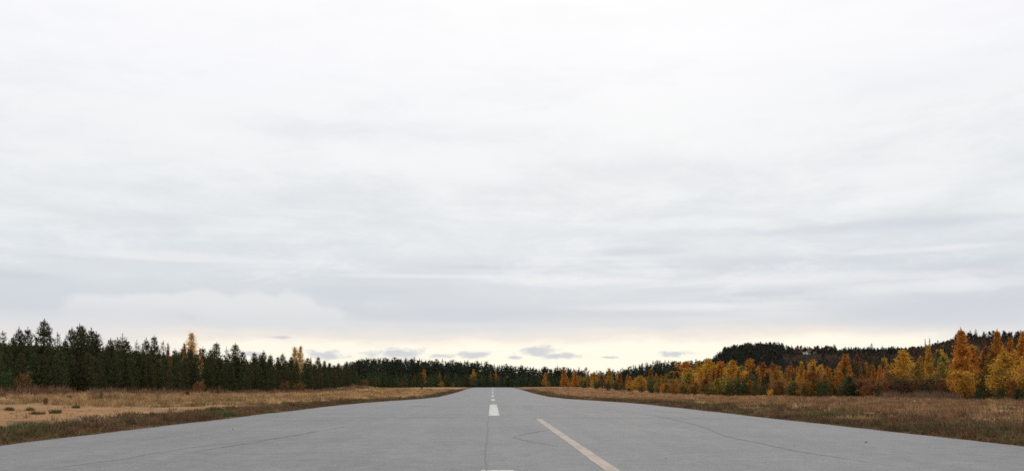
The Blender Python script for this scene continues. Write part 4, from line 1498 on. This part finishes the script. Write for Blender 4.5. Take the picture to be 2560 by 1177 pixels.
wk = mathn(nt, 'MULTIPLY', maprange(nt, n_wide, .42, .30), maprange(nt, t_, .06, .14, 0, .4))
base = mix(nt, wk, base, lin(250, 250, 251))
# small grey cumulus floating in the clear strip
def blobs(items):
    best = None
    for px, py, wx, hy_ in items:
        a0 = math.atan((px - CX) / F)
        t0 = (CY - py) / F * math.cos(a0)
        ex = mathn(nt, 'MULTIPLY', mathn(nt, 'SUBTRACT', az, a0), F / wx)
        ey = mathn(nt, 'MULTIPLY', mathn(nt, 'SUBTRACT', t_, t0), F / hy_)
        d2 = mathn(nt, 'ADD', mathn(nt, 'MULTIPLY', ex, ex), mathn(nt, 'MULTIPLY', ey, ey))
        v = mathn(nt, 'SUBTRACT', 1.0, mathn(nt, 'SQRT', d2))
        best = v if best is None else mathn(nt, 'MAXIMUM', best, v)
    return best


n_med = noise(nt, comb(mathn(nt, 'MULTIPLY', az, 9.0), mathn(nt, 'MULTIPLY', t_, 42.0), 8.2), 1.0, 6, .6, .3)
n_puff = noise(nt, comb(mathn(nt, 'MULTIPLY', az, 15.0), mathn(nt, 'MULTIPLY', t_, 24.0), 2.6), 1.0, 5, .55)
# blue-grey rolls in the lower cloud deck
rolls = blobs([(1950, 652, 520, 34), (2480, 668, 260, 34), (1560, 630, 240, 16), (1620, 668, 200, 12), (1980, 733, 300, 10), (2400, 785, 380, 44), (1150, 788, 420, 26), (900, 730, 330, 26), (60, 690, 130, 14), (1250, 668, 260, 9), (2230, 560, 420, 22)])
soft = blobs([(1900, 440, 560, 60), (2520, 420, 380, 90), (560, 470, 620, 60), (900, 330, 520, 50), (150, 330, 420, 70), (2300, 210, 520, 90)])
sf = mathn(nt, 'ADD', soft, mathn(nt, 'MULTIPLY', mathn(nt, 'SUBTRACT', n_plane, .5), 2.2))
base = mix(nt, maprange(nt, sf, .0, 1.3, 0, .34), base, lin(222, 225, 233))
rl = mathn(nt, 'ADD', rolls, mathn(nt, 'MULTIPLY', mathn(nt, 'SUBTRACT', n_med, .5), 1.5))
base = mix(nt, maprange(nt, rl, .0, .95, 0, .60), base, lin(204, 210, 219))
n_lump = noise(nt, comb(mathn(nt, 'MULTIPLY', az, 7.0), mathn(nt, 'MULTIPLY', t_, 22.0), 11.4), 1.0, 8, .66, .25)
lm = mathn(nt, 'MULTIPLY', maprange(nt, n_lump, .44, .66), mathn(nt, 'MULTIPLY', maprange(nt, t_, .06, .10), maprange(nt, t_, .40, .16, .25, 1.0)))
base = mix(nt, mathn(nt, 'MULTIPLY', lm, .30), base, lin(207, 212, 219))
ll_ = mathn(nt, 'MULTIPLY', maprange(nt, n_lump, .50, .34), maprange(nt, t_, .07, .12))
base = mix(nt, mathn(nt, 'MULTIPLY', ll_, .35), base, lin(247, 247, 249))
lights = blobs([(1950, 700, 620, 20), (1500, 705, 300, 16), (2350, 715, 300, 22), (1750, 765, 420, 14), (2350, 620, 260, 12), (1700, 560, 380, 22), (420, 640, 420, 16), (1050, 690, 300, 9)])
li = mathn(nt, 'ADD', lights, mathn(nt, 'MULTIPLY', mathn(nt, 'SUBTRACT', n_med, .5), -1.4))
base = mix(nt, maprange(nt, li, .0, .9, 0, .50), base, lin(240, 240, 243))
# pale heaped bank low on the left
bank = blobs([(250, 775, 110, 38), (385, 768, 95, 40), (520, 762, 105, 46), (635, 758, 85, 42), (735, 768, 85, 46), (800, 795, 70, 40), (330, 800, 200, 34), (640, 805, 230, 34)])
bk = mathn(nt, 'ADD', bank, mathn(nt, 'MULTIPLY', mathn(nt, 'SUBTRACT', n_puff, .5), 1.3))
bkf = mathn(nt, 'MULTIPLY', maprange(nt, bk, .0, .40, 0, .75), maprange(nt, t_, .062, .096, .15, 1.0))
base = mix(nt, bkf, base, lin(231, 232, 233))
# small grey cumulus floating in the clear strip
blob = blobs([(990, 886, 112, 20), (1345, 878, 64, 20), (1400, 889, 75, 10), (1185, 886, 60, 12), (815, 887, 75, 15), (1690, 883, 50, 10), (625, 884, 30, 9), (1290, 893, 25, 6), (1100, 889, 60, 8), (1520, 893, 30, 4), (700, 843, 40, 5)])
n_cu = noise(nt, comb(mathn(nt, 'MULTIPLY', az, 46.0), mathn(nt, 'MULTIPLY', t_, 105.0), 5.1), 1.0, 7, .68, .4)
bl = mathn(nt, 'ADD', blob, mathn(nt, 'MULTIPLY', mathn(nt, 'SUBTRACT', n_cu, .5), 2.5))
bl = maprange(nt, bl, .0, .8, 0, .92)
base = mix(nt, bl, base, lin(202, 206, 214))
# brightness by height: overcast sky is brighter overhead, dimmer away from the sun
gain = mathn(nt, 'ADD', 1.0, maprange(nt, t_, .40, 1.8, 0, .75))
gain = mathn(nt, 'MULTIPLY', gain, maprange(nt, dy, -.6, .25, .88, 1.0))
sky = N(nt, 'ShaderNodeTexSky', sky_type='NISHITA')
sky.sun_disc = False
sky.sun_elevation = SUN_EL
sky.sun_rotation = SUN_AZ
sky_c = mix(nt, 1.0, sky.outputs[0], (.10, .10, .10), 'MULTIPLY')
cg = N(nt, 'ShaderNodeVectorMath', operation='SCALE')
ll.new(base, cg.inputs[0])
ll.new(gain, cg.inputs['Scale'])
fin = mix(nt, .02, cg.outputs[0], sky_c)
bg = N(nt, 'ShaderNodeBackground')
ll.new(fin, bg.inputs['Color'])
bg.inputs['Strength'].default_value = 1.0
wo = N(nt, 'ShaderNodeOutputWorld')
ll.new(bg.outputs[0], wo.inputs['Surface'])
world.cycles.sampling_method = 'MANUAL'
world.cycles.sample_map_resolution = 512

sl = bpy.data.lights.new('sun', 'SUN')
sl.energy = .7
sl.angle = math.radians(18)
sl.color = (1.0, .93, .82)
so = bpy.data.objects.new('sun', sl)
COL.objects.link(so)
so.location = (30, 100, 80)
# the lamp points from the sun towards the scene: sun is ahead (+Y), turned SUN_AZ to the right
so.rotation_euler = (math.radians(90) - SUN_EL, 0, math.pi - SUN_AZ)

# ------------------------------------------------------------------ camera
cam = bpy.data.cameras.new('camera')
co = bpy.data.objects.new('camera', cam)
COL.objects.link(co)
co.location = (0, 0, CAMZ)
co.rotation_euler = (math.radians(90), 0, 0)
cam.sensor_width = 36
cam.lens = 36 * F / 2560
cam.shift_x = (1280 - CX) / 2560
cam.shift_y = (CY - 588.5) / 2560
cam.clip_start = .1
cam.clip_end = 12000
scene.camera = co

scene.render.engine = 'CYCLES'
scene.view_settings.view_transform = 'Standard'
scene.view_settings.look = 'None'
scene.view_settings.exposure = 0
scene.view_settings.gamma = 1
scene.cycles.max_bounces = 5
scene.cycles.diffuse_bounces = 3
scene.cycles.transmission_bounces = 2
scene.cycles.transparent_max_bounces = 4
scene.cycles.use_denoising = False
scene.cycles.caustics_reflective = False
scene.cycles.caustics_refractive = False
scene.cycles.filter_width = 1.7
